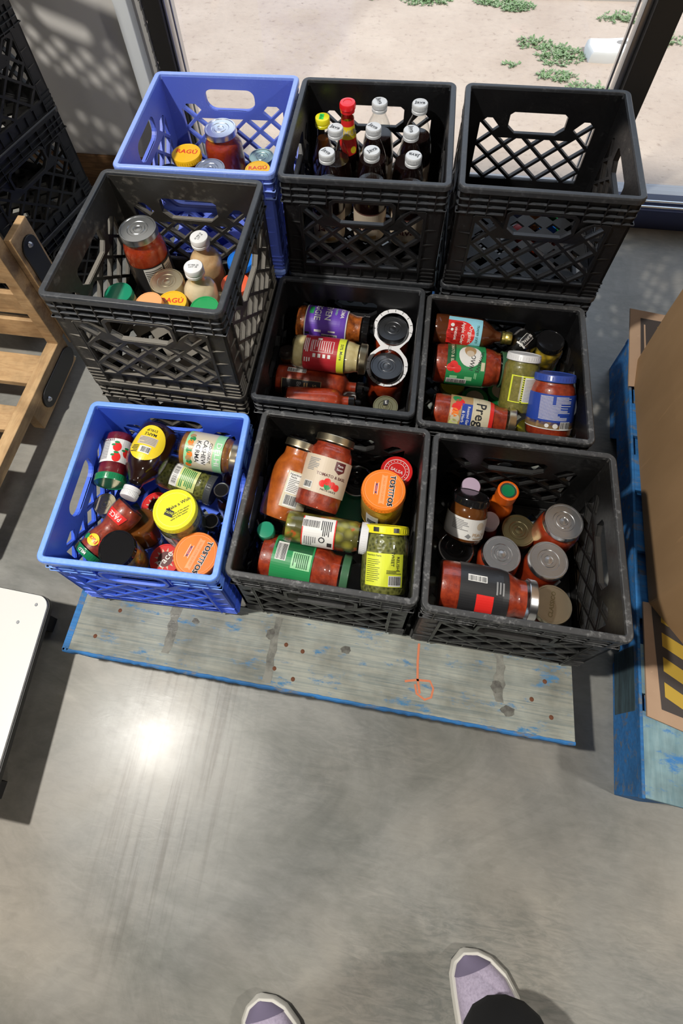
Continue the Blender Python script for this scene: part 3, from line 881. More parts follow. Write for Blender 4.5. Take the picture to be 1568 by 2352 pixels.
# ---------------------------------------------------------------- low white platform
wt = empty('platform', (-.85, -.35, 0))
tag(wt, 'low white platform with rounded corner and black edge on the floor at left', 'platform')
def plat(x1, dx, y0, y1, r, z0, z1, mat, name):
    pts = []
    w = 0.5
    poly = [(x1 - w, y0), (x1 + .028, y0)]
    poly = [(x1 - w, y0)]
    # right edge leans outwards towards the viewer
    poly += [(x1 + dx, y0)]
    for k in range(9):
        a = PI / 2 * k / 8; poly.append((x1 - r + r * math.cos(a), y1 - r + r * math.sin(a)))
    poly += [(x1 - w, y1 + .012)]
    m_ = MB(); m_.prism([(x + .85, y + .35) for x, y in poly], z0, z1)
    return m_.build(name, mat, wt, smooth=40)
plat(-.590, .030, -.60, -.203, .026, .133, .140, pm('white_laminate', (0.74, 0.74, 0.71), .3, coat=.2), 'platform_top')
plat(-.587, .030, -.598, -.201, .027, .118, .133, pm('black_edge_band', (0.01, 0.01, 0.01), .5), 'edge_band')
for (x, y) in ((-.64, -.24), (-.62, -.56)):
    m_ = MB(); m_.box(x - .015 + .85, x + .015 + .85, y - .015 + .35, y + .015 + .35, 0, .118); m_.build('leg', K['ink'], wt)
for (x, y) in ((-.615, -.222), (-.64, -.262)):
    m_ = MB(); m_.lathe([(0, .0008), (.003, .0008), (.0036, 0)], 12); o = m_.build('screw', LM['silverdark'], wt); o.location = (x + .85, y + .35, .140)

# ---------------------------------------------------------------- person (feet and trouser legs)
person = empty('person', (.18, -.84, 0))
tag(person, 'person in black trousers and pale lilac sneakers standing at bottom edge', 'person')
lil = food('lilac_mesh_fabric', (0.40, 0.34, 0.46), (0.56, 0.49, 0.63), 260, rough=.8, bstr=.3)
lil2 = pm('dark_lilac_band', (0.20, 0.17, 0.26), .7)
solem = pm('white_rubber_sole', (0.68, 0.66, 0.60), .5)
soled = pm('dark_outsole', (0.03, 0.03, 0.035), .6)
def shoe(tx, ty, ang):
    """toe tip at tx,ty; ang = heading of the toe from +y, positive to the left"""
    L = .275
    r = empty('shoe', (tx - person.location.x, ty - person.location.y, 0), (0, 0, ang)); r.parent = person
    prof = [(0, .004, .0), (.006, .022, .030), (.02, .036, .046), (.045, .047, .060), (.08, .054, .072), (.12, .054, .086), (.16, .044, .102), (.20, .038, .118), (.24, .037, .124), (.268, .028, .118), (.275, .010, .10)]
    def loop(t, w, z): return None
    def outline(grow, sk=0):
        R_, L_ = [], []
        for t, w, h in prof:
            off = .010 * math.sin(min(1, t / .12) * PI) - .004
            R_.append((off + w + grow if t else off + grow, -t)); L_.append((off - w - grow if t else off - grow, -t))
        R_[0] = (R_[0][0], grow); L_[0] = (L_[0][0], grow)
        return R_ + L_[::-1]
    m_ = MB(); m_.prism(outline(.002), 0, .006); m_.build('outsole', soled, r, smooth=50)
    m_ = MB(); o1 = outline(.003); o2 = outline(.0045); o3 = outline(.000)
    m_.loft([[(x, y, .006) for x, y in o1], [(x, y, .016) for x, y in o2], [(x, y, .026) for x, y in o3]]); m_.build('midsole', solem, r, smooth=50, bevel=.001)
    m_ = MB(); loops = []
    for t, w, h in prof:
        off = .010 * math.sin(min(1, t / .12) * PI) - .004
        w2 = max(.002, w - .003); hh = max(.004, h - .022)
        lp = []
        for k in range(13):
            a = PI * k / 12
            lp.append((off + w2 * math.cos(a), -t - .004, .022 + hh * math.sin(a) ** .75))
        loops.append(lp)
    m_.loft(loops, close=True); up = m_.build('upper', lil, r, smooth=60)
    # darker lilac band over the toe tip
    m_ = MB(); loops = []
    for t, w, h in prof[:3]:
        off = .010 * math.sin(min(1, t / .12) * PI) - .004
        w2 = max(.003, w - .002); hh = max(.005, h - .021)
        lp = []
        kk = 13
        for k in range(kk):
            a = PI * k / (kk - 1) 
            lp.append((off + w2 * math.cos(a), -t - .0035, .022 + hh * math.sin(a) ** .75))
        loops.append(lp)
    m_.loft(loops, close=False, cap=False); m_.build('dark_toe_band', lil2, r, smooth=60, fix=False)
shoe(.320, -.638, math.radians(27))
shoe(-.020, -.760, math.radians(24))
# trousers: one surface with two legs
def skin(name, pts, edges, mat, parent):
    me = bpy.data.meshes.new(name)
    me.from_pydata([p[0] for p in pts], edges, []); o = bpy.data.objects.new(name, me); COL.objects.link(o); o.parent = parent
    me.materials.append(mat)
    md = o.modifiers.new('skin', 'SKIN'); md.use_smooth_shade = True
    for i, p in enumerate(pts):
        me.skin_vertices[0].data[i].radius = (p[1], p[1])
    me.skin_vertices[0].data[0].use_root = True
    sb = o.modifiers.new('sub', 'SUBSURF'); sb.levels = 1; sb.render_levels = 2
    return o
px, py = .18, -.84
pts = [((.02, -.12, .92), .13), ((.12, -.12, .80), .095), ((.175, -.08, .48), .070), ((.192, .108, .13), .078), ((.195, .112, .075), .082),
       ((-.08, -.12, .80), .095), ((-.115, -.11, .48), .070), ((-.160, -.060, .13), .066), ((-.160, -.045, .075), .068)]
skin('trousers', pts, [(0, 1), (1, 2), (2, 3), (3, 4), (0, 5), (5, 6), (6, 7), (7, 8)], pm('black_trouser_cloth', (0.006, 0.006, 0.007), .9), person)

# ---------------------------------------------------------------- printed labels
TXT = {}
def text_mesh(s, size):
    key = s
    if key not in TXT:
        cu = bpy.data.curves.new('t', 'FONT'); cu.body = s; cu.size = 1.0; cu.align_x = 'CENTER'; cu.align_y = 'CENTER'; cu.resolution_u = 2; cu.offset = 0.012
        o = bpy.data.objects.new('t', cu); me = bpy.data.meshes.new_from_object(o)
        TXT[key] = ([tuple(v.co)[:2] for v in me.vertices], [tuple(p.vertices) for p in me.polygons])
        bpy.data.objects.remove(o); bpy.data.curves.remove(cu); bpy.data.meshes.remove(me)
    vs, fs = TXT[key]
    return [(x * size, y * size) for x, y in vs], fs

class Print:
    """flat artwork in u (around), v (up); wrapped on a body of revolution or left flat on a lid"""
    def __init__(s): s.items = []; s.mats = []
    def mi(s, k):
        mt = K[k] if isinstance(k, str) else k
        if mt not in s.mats: s.mats.append(mt)
        return s.mats.index(mt)
    def poly(s, pts, m, layer=1): s.items.append((list(pts), [tuple(range(len(pts)))], s.mi(m), layer))
    def rect(s, u0, v0, u1, v1, m, layer=0): s.poly([(u0, v0), (u1, v0), (u1, v1), (u0, v1)], m, layer)
    def disc(s, u, v, r, m, layer=1, sy=1, n=24): s.poly([(u + r * math.cos(2*PI*k/n), v + r * sy * math.sin(2*PI*k/n)) for k in range(n)], m, layer)
    def text(s, t, u, v, size, m, rot=0, layer=2, sx=1.0):
        vs, fs = text_mesh(t, size); c, q = math.cos(math.radians(rot)), math.sin(math.radians(rot))
        s.items.append(([(u + x * sx * c - y * q, v + x * sx * q + y * c) for x, y in vs], fs, s.mi(m), layer))
    def lines(s, u0, v0, u1, v1, n, m='greyink', layer=2, horiz=True, fill=.5):
        rd = random.Random(int((u0 + v0 * 3) * 1e5))
        for k in range(n):
            if horiz:
                h = (v1 - v0) / n; y = v0 + h * k; e = u1 - (u1 - u0) * rd.choice((0, 0, .1, .35)); s.rect(u0, y, e, y + h * fill, m, layer)
            else:
                h = (u1 - u0) / n; x = u0 + h * k; e = v0 + (v1 - v0) * rd.choice((0, 0, .1, .35)); s.rect(x, e, x + h * fill, v1, m, layer)
    def barcode(s, u, v, w, h, across=True, layer=2):
        s.rect(u - w/2 - .001, v - h/2 - .001, u + w/2 + .001, v + h/2 + .001, 'paper', layer)
        rd = random.Random(int((u + v) * 1e5)); n = 11
        L = w if across else h; x = -L / 2
        while x < L / 2 - .0004:
            t = rd.choice((.0004, .0008, .0012))
            t = min(t, L / 2 - x)
            if across: s.rect(u + x, v - h * .4, u + x + t, v + h * .5, 'ink', layer + 1)
            else: s.rect(u - w * .4, v + x, u + w * .5, v + x + t, 'ink', layer + 1)
            x += t + rd.choice((.0005, .0009))
    def ring(s, u, v, r0, r1, m, layer=2, n=32):
        for k in range(n):
            a, b = 2*PI*k/n, 2*PI*(k+1)/n
            s.poly([(u + r0*math.cos(a), v + r0*math.sin(a)), (u + r1*math.cos(a), v + r1*math.sin(a)), (u + r1*math.cos(b), v + r1*math.sin(b)), (u + r0*math.cos(b), v + r0*math.sin(b))], m, layer)
    def build(s, name, parent, rad=None, z=0.0, ang=0.0, R=None):
        if not s.items: return None
        mb = MB()
        for vs, fs, mi, layer in s.items:
            if rad is None:
                c, q = math.cos(ang), math.sin(ang)
                mb.add([(x * c - y * q, x * q + y * c, z + .00016 * (layer + 1)) for x, y in vs], fs, mi)
                continue
            us = [p[0] for p in vs]; vv = [p[1] for p in vs]
            step = .0045
            if max(us) - min(us) > step or max(vv) - min(vv) > .012:
                bm = bmesh.new()
                bv = [bm.verts.new((p[0], p[1], 0)) for p in vs]
                for f in fs:
                    try: bm.faces.new([bv[i] for i in f])
                    except ValueError: pass
                k = math.floor(min(us) / step) * step
                while k < max(us):
                    k += step
                    bmesh.ops.bisect_plane(bm, geom=bm.verts[:] + bm.edges[:] + bm.faces[:], plane_co=(k, 0, 0), plane_no=(1, 0, 0), dist=1e-7)
                k = min(vv) + .008
                while k < max(vv):
                    bmesh.ops.bisect_plane(bm, geom=bm.verts[:] + bm.edges[:] + bm.faces[:], plane_co=(0, k, 0), plane_no=(0, 1, 0), dist=1e-7)
                    k += .008
                bm.verts.index_update()
                vs = [(v.co.x, v.co.y) for v in bm.verts]; fs = [tuple(v.index for v in f.verts) for f in bm.faces]
                bm.free()
            out = []
            for (u, v) in vs:
                r = rad(v) + .0004 + .00022 * layer; a = u / R
                out.append((r * math.sin(a), -r * math.cos(a), v))
            mb.add(out, fs, mi)
        return mb.build(name, s.mats, parent, fix=False)

def chaikin(p, n=2):
    for _ in range(n):
        q = [p[0]]
        for i in range(len(p) - 1):
            a, b = p[i], p[i+1]
            if i > 0: q.append((a[0]*.75 + b[0]*.25, a[1]*.75 + b[1]*.25))
            if i < len(p) - 2: q.append((a[0]*.25 + b[0]*.75, a[1]*.25 + b[1]*.75))
        q.append(p[-1]); p = q
    return p

def body_profile(kind, R, Rl, Hb):
    rn = Rl * .93
    foot = [(0, .0025), (R * .70, .002), (R * .80, 0), (R * .93, .001), (R, min(.012, Hb * .2))]
    T = {
     'sauce': [(R, .30), (R, .60), (R * .97, .70), (R * .86, .79), (rn, .85), (rn, .9), (rn, 1)],
     'sauce2': [(R, .30), (R, .72), (R * .97, .80), (R * .92, .86), (rn, .91), (rn, 1)],
     'sauce3': [(R, .30), (R, .66), (R * .985, .76), (R * .93, .84), (rn * 1.01, .90), (rn, 1)],
     'salsa': [(R * .95, .12), (R, .35), (R, .66), (R * .97, .78), (rn, .88), (rn, 1)],
     'pickle': [(R, .3), (R, .80), (R * .97, .87), (rn, .92), (rn, 1)],
     'slim': [(R, .3), (R, .84), (R * .97, .89), (rn, .93), (rn, 1)],
     'hourglass': [(R, .15), (R * .97, .28), (R * .76, .45), (R * .74, .55), (R * .92, .72), (R * .95, .82), (rn, .9), (rn, 1)],
     'bottle': [(R, .3), (R, .48), (R * .93, .58), (R * .60, .74), (rn * .85, .84), (rn * .82, 1)],
     'cone': [(R, .3), (R, .46), (R * .96, .58), (R * .83, .71), (R * .62, .84), (rn * .90, .92), (rn * .86, 1)],
     'dressing': [(R, .3), (R, .56), (R * .97, .66), (R * .74, .76), (rn * .84, .82), (rn * .82, 1)],
     'cider': [(R, .3), (R, .60), (R * .96, .68), (R * .72, .78), (rn * .95, .88), (rn * .9, 1)],
     'jug': [(R * .97, .2), (R, .40), (R * .97, .56), (R * .78, .70), (R * .46, .80), (rn * .85, .87), (rn * .82, 1)],
    }[kind]
    return chaikin(foot + [(r, z * Hb) for r, z in T if z * Hb > foot[-1][1]])

FILL = {'bottle': .80, 'cone': .70, 'dressing': .90, 'cider': .93, 'jug': .86}
def make_lid(root, lc, Rl, z0, lh, kind):
    mt = LM[lc]
    mb = MB(); h = lh; R = Rl
    mats = [mt]
    if kind in ('bottle', 'cone', 'dressing', 'cider', 'jug') or lc in ('blackcap', 'blacknozzle', 'orangecap') or (R < .022 and lc not in ('silver', 'gold')):
        prof = [(R * .8, .0), (R, 0), (R, h * .25), (R * .93, h * .30), (R * .93, h * .38), (R * .99, h * .44), (R * .99, h * .90), (R * .93, h * .985), (R * .80, h), (0, h)]
        mf = None
        if lc == 'orangecap':
            mats = [mt, LM['palegreen'], LM['green']]
            prof = [(R * .85, 0), (R, 0), (R, h), (R * .90, h + .0015), (R * .78, h + .0015), (R * .76, h), (R * .62, h), (R * .60, h + .001), (R * .3, h), (0, h)]
            mf = lambda i: 0 if i < 4 else (1 if i < 6 else 2)
        if lc == 'blackcap':
            mats = [mt, LM['chrome']]
            prof = [(R * .8, .0), (R, 0), (R, h * .96), (R * .96, h), (R * .84, h), (R * .80, h - .0015), (0, h - .0015)]
            mf = lambda i: 1 if 2 <= i <= 4 else 0
        if lc == 'blacknozzle':
            prof = [(R * .8, 0), (R * 1.0, 0), (R * 1.0, h * .55), (R * .85, h * .62), (R * .45, h * .68), (R * .38, h * 1.1), (R * .25, h * 1.25), (0, h * 1.25)]
        if lc == 'redcap':
            prof = [(R * .8, 0), (R * .9, 0), (R * .9, h * .3), (R, h * .4), (R, h * .86), (R * .9, h), (R * .55, h * 1.04), (R * .5, h * .98), (0, h * .98)]
        mb.lathe(prof, 32, mf=mf)
        if lc in ('whiteplastic', 'white', 'green2') and R < .022:
            for k in range(36):
                a = 2 * PI * k / 36
                mb.box(R * .985, R * 1.015, -.0005, .0005, h * .46, h * .88, 0, Matrix.Rotation(a, 4, 'Z'))
    else:
        d = .0012
        prof = [(R * .94, 0), (R * 1.015, 0), (R * 1.02, .0015), (R, .003), (R, h - .002), (R * .97, h), (R * .90, h), (R * .875, h - d), (R * .56, h - d), (R * .53, h - d * 1.7),
                (R * .40, h - d * 1.7), (R * .37, h - d), (R * .24, h - d), (R * .21, h - d * 1.7), (R * .10, h - d * 1.6), (0, h - d * .9)]
        mf = None
        plain = lc in ('orange', 'yellow', 'ragu', 'red', 'green', 'green2', 'green3', 'greencream', 'blue', 'bluelid', 'peachlid', 'orangered', 'black', 'white', 'champagne', 'grey')
        if plain:
            prof = prof[:7] + [(R * .88, h - .0008), (R * .5, h - .0008), (0, h - .0008)]
        if lc in ('chrome', 'chromeblack'):
            mats = [LM['chrome'], LM['black']]; mf = lambda i: 0 if i < 7 else 1
        if lc == 'palegreen' or lc == 'greencream':
            mats = [mt, K['cream']] if lc == 'greencream' else [mt, LM['gold']]
            if lc == 'greencream':
                prof = prof[:8] + [(R * .66, h - .0008), (0, h - .0008)]; mf = lambda i: 1 if i >= 8 else 0
        mb.lathe(prof, 40, mf=mf)
        # ribbed skirt
        for k in range(0, 40, 1):
            a = 2 * PI * k / 40
            if plain and lc not in ('champagne',): mb.box(R * .995, R * 1.008, -.0007, .0007, .003, h - .004, 0, Matrix.Rotation(a, 4, 'Z'))
    o = mb.build('lid' if Rl > .022 else 'cap', mats, root, smooth=35)
    o.location = (0, 0, z0)
    return o

def lid_print(lid, style, R, h, ang):
    p = Print(); z = h - .0008
    if style == 'tostitos':
        p.disc(0, 0, R * .84, LM['orange'], 0)
        p.ring(0, 0, R * .84, R * .86, LM['peachlid'], 1)
        pal_ = LM['peachlid']
        p.text('TOSTITOS', 0, R * .34, R * .325, 'paper', layer=2, sx=1.0)
        for dx, dy in ((.012, 0), (-.012, 0), (0, .012), (0, -.012)): p.text('TOSTITOS', dx * R * 2, R * (.34 + dy * 2), R * .325, 'paper', layer=2)
        p.text('TOSTITOS', 0, R * .34, R * .315, 'ink', layer=3)
        p.poly([(-R*.72, -R*.16), (R*.72, -R*.16), (R*.66, -R*.02), (R*.72, R*.10), (-R*.72, R*.10), (-R*.66, -R*.02)], pal_, 1)
        p.text('SALSA CON QUESO', 0, -R * .03, R * .13, 'orangeink', layer=2)
        p.text('MEDIUM', 0, -R * .34, R * .13, 'blueink', layer=2); p.rect(-R*.30, -R*.27, R*.30, -R*.25, 'paper', 1); p.rect(-R*.30, -R*.43, R*.30, -R*.41, 'paper', 1)
    elif style == 'ragu':
        p.text('RAGÚ', 0, R * .15, R * .55, 'redink', layer=2)
    elif style == 'mtolive':
        p.poly([(-R*.42, -R*.30), (-R*.02, -R*.40), (R*.04, -R*.10), (-R*.36, R*.02)], 'ink', 1)
        p.text('OLIVE', -R*.19, -R*.18, R*.15, 'limeink', -14, 2)
        p.text('Make a Wish', R*.12, R*.28, R*.22, 'ink', 40, 2)
        for q in range(3):
            p.text('taste of the season', R * .30, R * (.02 - q * .14), R * .11, 'ink', 40, 2)
        p.ring(0, 0, R*.79, R*.805, 'paleyellow', 1)
    elif style in ('pacelid', 'redlid'):
        for k in range(12):
            a = 2*PI*k/12; p.poly([(R*.5*math.cos(a-.14), R*.5*math.sin(a-.14)), (R*.72*math.cos(a), R*.72*math.sin(a)), (R*.5*math.cos(a+.14), R*.5*math.sin(a+.14))], 'beige', 1)
        p.disc(0, 0, R*.48, 'maroon', 1)
        p.text('Pace', 0, .0, R * .62, 'paper', 62 if style == 'pacelid' else 80, 3)
    elif style == 'redseal':
        p.ring(0, 0, R*.74, R*.78, 'paper', 1); p.ring(0, 0, R*.52, R*.55, 'paper', 1); p.text('SALSA', 0, 0, R*.30, 'paper', -20, 2)
        for k in range(20):
            a = 2*PI*k/20; p.disc(R*.65*math.cos(a), R*.65*math.sin(a), R*.035, 'paper', 2, n=6)
    elif style == 'classico':
        p.text('CLASSICO', 0, 0, R * .30, LM['olivegold'], 0, 1)
    elif style == 'datecap':
        for k in range(2): p.text(('07 FEB 25', 'LOT 18')[k], 0, (.12 - .28 * k) * R, R * .28, 'ink', 0, 1)
    elif style == 'java':
        p.text('Java', 0, 0, R * .78, 'ink', 0, 1, 1.15); p.rect(-R*.6, -R*.36, R*.6, -R*.31, 'greyink', 1)
    elif style == 'sticker':
        p.rect(-R*.42, -R*.62, R*.20, R*.62, pm('green_sticker', (0.05, 0.75, 0.10), .5), 1); p.lines(-R*.36, -R*.5, R*.14, R*.5, 4, 'dkgreen', 2)
    elif style == 'elid':
        p.poly([(-R*.22, R*.10), (R*.18, R*.18), (R*.22, R*.62), (-R*.18, R*.55)], 'ink', 1); p.text('E', 0, R*.36, R*.4, 'paper', 10, 2)
    else: return
    p.build('lid_print', lid, None, z, ang)

def wrap_label(root, style, R, rad, Hb):
    p = Print(); W = PI * R
    def base(m, v0, v1, w=None): 
        w = W * .97 if w is None else w
        p.rect(-w, v0 * Hb, w, v1 * Hb, m, 0)
    if style == 'jam':
        base('paper', .22, .72); p.lines(.004, .26*Hb, .036, .68*Hb, 12, 'greyink', horiz=True)
        for u, v in ((-.014, .62*Hb), (-.012, .40*Hb), (-.034, .50*Hb)):
            p.disc(u, v, .0085, 'redink', 1, 1.2); p.disc(u + .002, v - .010, .005, 'greenink', 2, .5); p.disc(u + .008, v - .004, .004, 'greenink', 2, .6)
        p.text('STRAWBERRY', .018, .245*Hb, .007, 'maroon')
    elif style == 'syrup':
        p.disc(0, .36*Hb, .038, 'yellowink', 0, n=36); p.rect(-.014, .36*Hb + .010, .010, .36*Hb + .024, 'paper', 1)
        p.barcode(-.004, .36*Hb + .016, .018, .012); p.rect(-.020, .36*Hb - .012, .020, .36*Hb + .006, 'beige', 1); p.lines(-.018, .36*Hb - .010, .018, .36*Hb + .005, 5)
        p.lines(.012, .36*Hb + .010, .028, .36*Hb + .026, 5, 'ink')
        p.text('MAPLE', 0, .36*Hb - .018, .009, 'ink'); p.text('SYRUP', 0, .36*Hb - .027, .008, 'ink')
    elif style == 'korma':
        base('cream', .14, .82); base('mint', .14, .20); p.rect(-W*.97, .66*Hb, W*.97, .82*Hb, 'mint', 1)
        p.text('DELHI', 0, .74*Hb, .015, 'paper', layer=3, sx=1.2)
        p.disc(0, .47*Hb, .026, 'paper', 1, .75); p.text('COCONUT', 0, .60*Hb, .008, 'ink'); p.text('CASHEW', 0, .50*Hb, .0125, 'ink'); p.text('KORMA', 0, .38*Hb, .0125, 'ink')
        for k in range(9): p.disc(-.032 + k * .008, (.23 + .02 * (k % 2))*Hb, .006, ('tan', 'greenink', 'orangeink')[k % 3], 1)
    elif style == 'yellowbar':
        p.rect(-.024, .30*Hb, .024, .78*Hb, 'paleyellow', 0); p.rect(-.024, .30*Hb, .024, .44*Hb, 'paper', 1); p.barcode(.0, .37*Hb, .036, .011); p.lines(-.020, .48*Hb, .020, .74*Hb, 8, 'greenink')
    elif style == 'pace':
        p.poly([(-.024, .20*Hb), (.024, .20*Hb), (.020, .36*Hb), (-.020, .36*Hb)], 'redink', 0); p.text('PACE', 0, .28*Hb, .013, 'paper', 0)
        p.build('paper_label', root, rad, R=R); p = Print()
        p.disc(.0, .78*Hb, .014, 'yellowink', 0, .8); p.text('Pace', 0, .78*Hb, .012, 'redink'); p.disc(.018, .80*Hb, .006, 'greenink', 1); p.disc(-.020, .74*Hb, .007, 'redink', 1)
    elif style == 'nutrition':
        base('cream', .20, .66, .030); p.rect(-.027, .38*Hb, -.003, .64*Hb, 'paper', 1); p.text('Nutrition', -.015, .62*Hb, .006, 'ink'); p.text('Facts', -.018, .585*Hb, .006, 'ink')
        p.lines(-.025, .40*Hb, -.005, .57*Hb, 8, 'ink', fill=.3); p.barcode(-.010, .29*Hb, .026, .020); p.lines(.004, .40*Hb, .026, .62*Hb, 9, 'greyink')
    elif style == 'tomatobasil':
        base('beige', .24, .74); p.lines(-.046, .52*Hb, -.022, .70*Hb, 8); p.barcode(-.034, .32*Hb, .016, .012)
        p.poly([(.008, .72*Hb), (.030, .72*Hb), (.030, .60*Hb), (.019, .55*Hb), (.008, .60*Hb)], 'maroon', 1); p.text('Pasta', .019, .67*Hb, .006, 'paper'); p.text('Sauce', .019, .62*Hb, .006, 'paper')
        p.text('TOMATO & BASIL', .008, .50*Hb, .0078, 'maroon')
        for u, v, c in ((-.006, .38, 'redink'), (.004, .36, 'greenink'), (.013, .39, 'redink'), (.022, .37, 'redink'), (.002, .42, 'redink')): p.disc(u, v*Hb, .0065, c, 2)
        p.text('PASTA SAUCE', .008, .30*Hb, .005, 'ink')
    elif style == 'olive':
        p.rect(-.030, .24*Hb, .034, .66*Hb, 'redink', 0); p.rect(-.0305, .255*Hb, .0345, .645*Hb, 'paper', 1); p.barcode(-.016, .35*Hb, .014, .030, False)
        p.lines(-.024, .48*Hb, .004, .62*Hb, 6, 'ink'); p.ring(.012, .50*Hb, .004, .006, 'ink', 2, 10); p.rect(.016, .57*Hb, .026, .63*Hb, 'ink', 2); p.lines(.008, .28*Hb, .028, .44*Hb, 6)
    elif style == 'prego_green':
        base('greenink', .17, .64); p.rect(-.050, .19*Hb, -.030, .62*Hb, 'dkgreen', 1); p.barcode(-.028, .27*Hb, .034, .018, False)
        p.rect(-.030, .40*Hb, .0, .62*Hb, 'mint', 1); p.lines(-.028, .42*Hb, -.002, .60*Hb, 8, 'dkgreen'); p.rect(.036, .44*Hb, .060, .60*Hb, 'cream', 1); p.text('Prego', .048, .52*Hb, .009, 'ink', 90)
        p.disc(.044, .24*Hb, .010, 'redink', 1); p.disc(.038, .20*Hb, .006, 'limeink', 2)
    elif style == 'yellowrelish':
        base('limeink', .16, .66, .036); p.rect(-.034, .34*Hb, -.006, .64*Hb, 'limeink', 1); p.text('Nutrition Facts', -.020, .62*Hb, .0045, 'ink'); p.lines(-.033, .22*Hb, -.008, .58*Hb, 12, 'ink', fill=.25)
        p.barcode(.020, .25*Hb, .022, .016); p.text('SWEET', .014, .58*Hb, .008, 'ink', -90); p.text('RELISH', .024, .52*Hb, .008, 'ink', -90); p.lines(.004, .36*Hb, .032, .42*Hb, 3, 'ink')
    elif style == 'peach':
        base('paper', .14, .66); p.text('PEACH', .020, .28*Hb, .009, 'tan'); p.text('PRESERVES', .020, .18*Hb, .005, 'tan'); p.disc(.020, .50*Hb, .008, 'beige', 1); p.lines(-.036, .36*Hb, -.004, .62*Hb, 7)
        p.poly([(-.008, .22*Hb), (-.002, .30*Hb), (.004, .24*Hb), (.0, .17*Hb)], 'greyink', 1)
    elif style == 'blackred':
        base('ink', .22, .74); p.rect(-.004, .40*Hb, .040, .58*Hb, 'redink', 1); p.barcode(-.030, .40*Hb, .010, .030, False); p.ring(.044, .35*Hb, .003, .0055, 'paper', 2, 14); p.rect(.040, .27*Hb, .046, .31*Hb, 'paper', 2)
        p.lines(-.030, .60*Hb, -.008, .70*Hb, 3, 'greyink'); p.text('N', .036, .53*Hb, .009, 'paper', 0)
    elif style == 'purple':
        base('purple', .16, .74); p.rect(-W*.97, .15*Hb, W*.97, .165*Hb, 'paper', 1); p.rect(-W*.97, .735*Hb, W*.97, .75*Hb, 'paper', 1)
        p.text('ROMA', -.030, .67*Hb, .012, 'paper'); p.text('ROASTED', -.032, .58*Hb, .006, 'mint'); p.text('SEVEN', -.031, .47*Hb, .020, 'paper'); p.text('VEGGIE', -.034, .32*Hb, .020, 'paper'); p.rect(-.040, .20*Hb, -.016, .26*Hb, 'greenink', 1)
        p.barcode(.034, .52*Hb, .008, .034, False); p.rect(.028, .17*Hb, .034, .23*Hb, 'ink', 1); p.lines(.020, .30*Hb, .026, .70*Hb, 2, 'paper')
    elif style == 'applesauce':
        base('dkred', .18, .68); p.rect(-W*.97, .66*Hb, W*.97, .76*Hb, 'limeink', 1); p.text('50% More', -.004, .71*Hb, .009, 'ink'); p.rect(-W*.97, .76*Hb, W*.97, .775*Hb, 'ink', 1)
        p.rect(-.026, .28*Hb, .002, .60*Hb, 'paper', 1); p.rect(-.0252, .288*Hb, .0012, .592*Hb, 'dkred', 2); p.lines(-.024, .30*Hb, .0, .58*Hb, 9, 'paper', 3, fill=.3)
        for k in range(4): p.rect(.006, (.32 + k*.07)*Hb, .014, (.36 + k*.07)*Hb, 'paper', 2)
        p.lines(-.030, .19*Hb, .004, .26*Hb, 3, 'paper'); p.rect(-.034, .36*Hb, -.028, .42*Hb, 'paper', 2); p.lines(.016, .20*Hb, .026, .30*Hb, 3, 'paper')
    elif style == 'darklabel':
        p.rect(.0, .10*Hb, .050, .56*Hb, 'tan', 0); p.rect(.001, .108*Hb, .049, .552*Hb, 'ink', 1); p.barcode(-.022, .26*Hb, .010, .040, False); p.text('SALSA', .024, .48*Hb, .012, 'tan'); p.text('Brava', .020, .30*Hb, .014, 'greyink'); p.lines(.006, .36*Hb, .040, .42*Hb, 2, 'tan')
    elif style == 'cider':
        p.rect(-.030, .20*Hb, .036, .66*Hb, 'skyink', 0); p.disc(.012, .38*Hb, .030, 'redink', 1, 1.0); p.rect(-.018, .20*Hb, .036, .40*Hb, 'redink', 1)
        p.text("TRADER JOE'S", .008, .60*Hb, .0065, 'dkgreen', 0); p.text('Organic', .010, .51*Hb, .012, 'paper'); p.text('Apple Cider', .010, .41*Hb, .010, 'paper'); p.text('VINEGAR', .012, .31*Hb, .007, 'paper'); p.disc(-.006, .26*Hb, .004, 'paper', 2); p.disc(.004, .26*Hb, .003, 'paper', 2)
    elif style == 'newman':
        base('greenink', .18, .72); p.rect(-W*.97, .18*Hb, .006, .30*Hb, 'dkgreen', 1); p.text('TOMATO & BASIL', -.020, .25*Hb, .0085, 'cream')
        p.disc(-.018, .50*Hb, .026, 'paper', 1, .9); p.disc(-.030, .50*Hb, .015, 'tan', 2, .8); p.disc(-.022, .50*Hb, .008, 'beige', 3)
        p.text("NEWMAN'S", -.006, .64*Hb, .0095, 'ink', -12); p.text('OWN', -.002, .53*Hb, .013, 'ink', -8)
        for u, v in ((.006, .28), (.014, .33), (.012, .24)): p.disc(u, v*Hb, .0085, 'redink', 3)
        p.rect(-.004, .66*Hb, .014, .71*Hb, 'cream', 1); p.lines(.030, .24*Hb, .040, .66*Hb, 2, 'mint'); p.barcode(.044, .34*Hb, .012, .040, False); p.lines(.020, .58*Hb, .034, .62*Hb, 2, 'mint')
    elif style == 'prego':
        base('tan', .22, .76); p.rect(-W*.97, .60*Hb, W*.97, .72*Hb, 'cream', 1); base('cream', .50, .72, .055); p.rect(-W*.97, .72*Hb, W*.97, .77*Hb, 'redink', 1)
        p.text('Prego', .004, .60*Hb, .028, 'ink', layer=3); p.rect(-.022, .37*Hb, .034, .50*Hb, 'blueink', 1); p.text('Roasted Garlic', .006, .455*Hb, .0075, 'paper', layer=3); p.text('& Herb', .006, .395*Hb, .008, 'paper', layer=3)
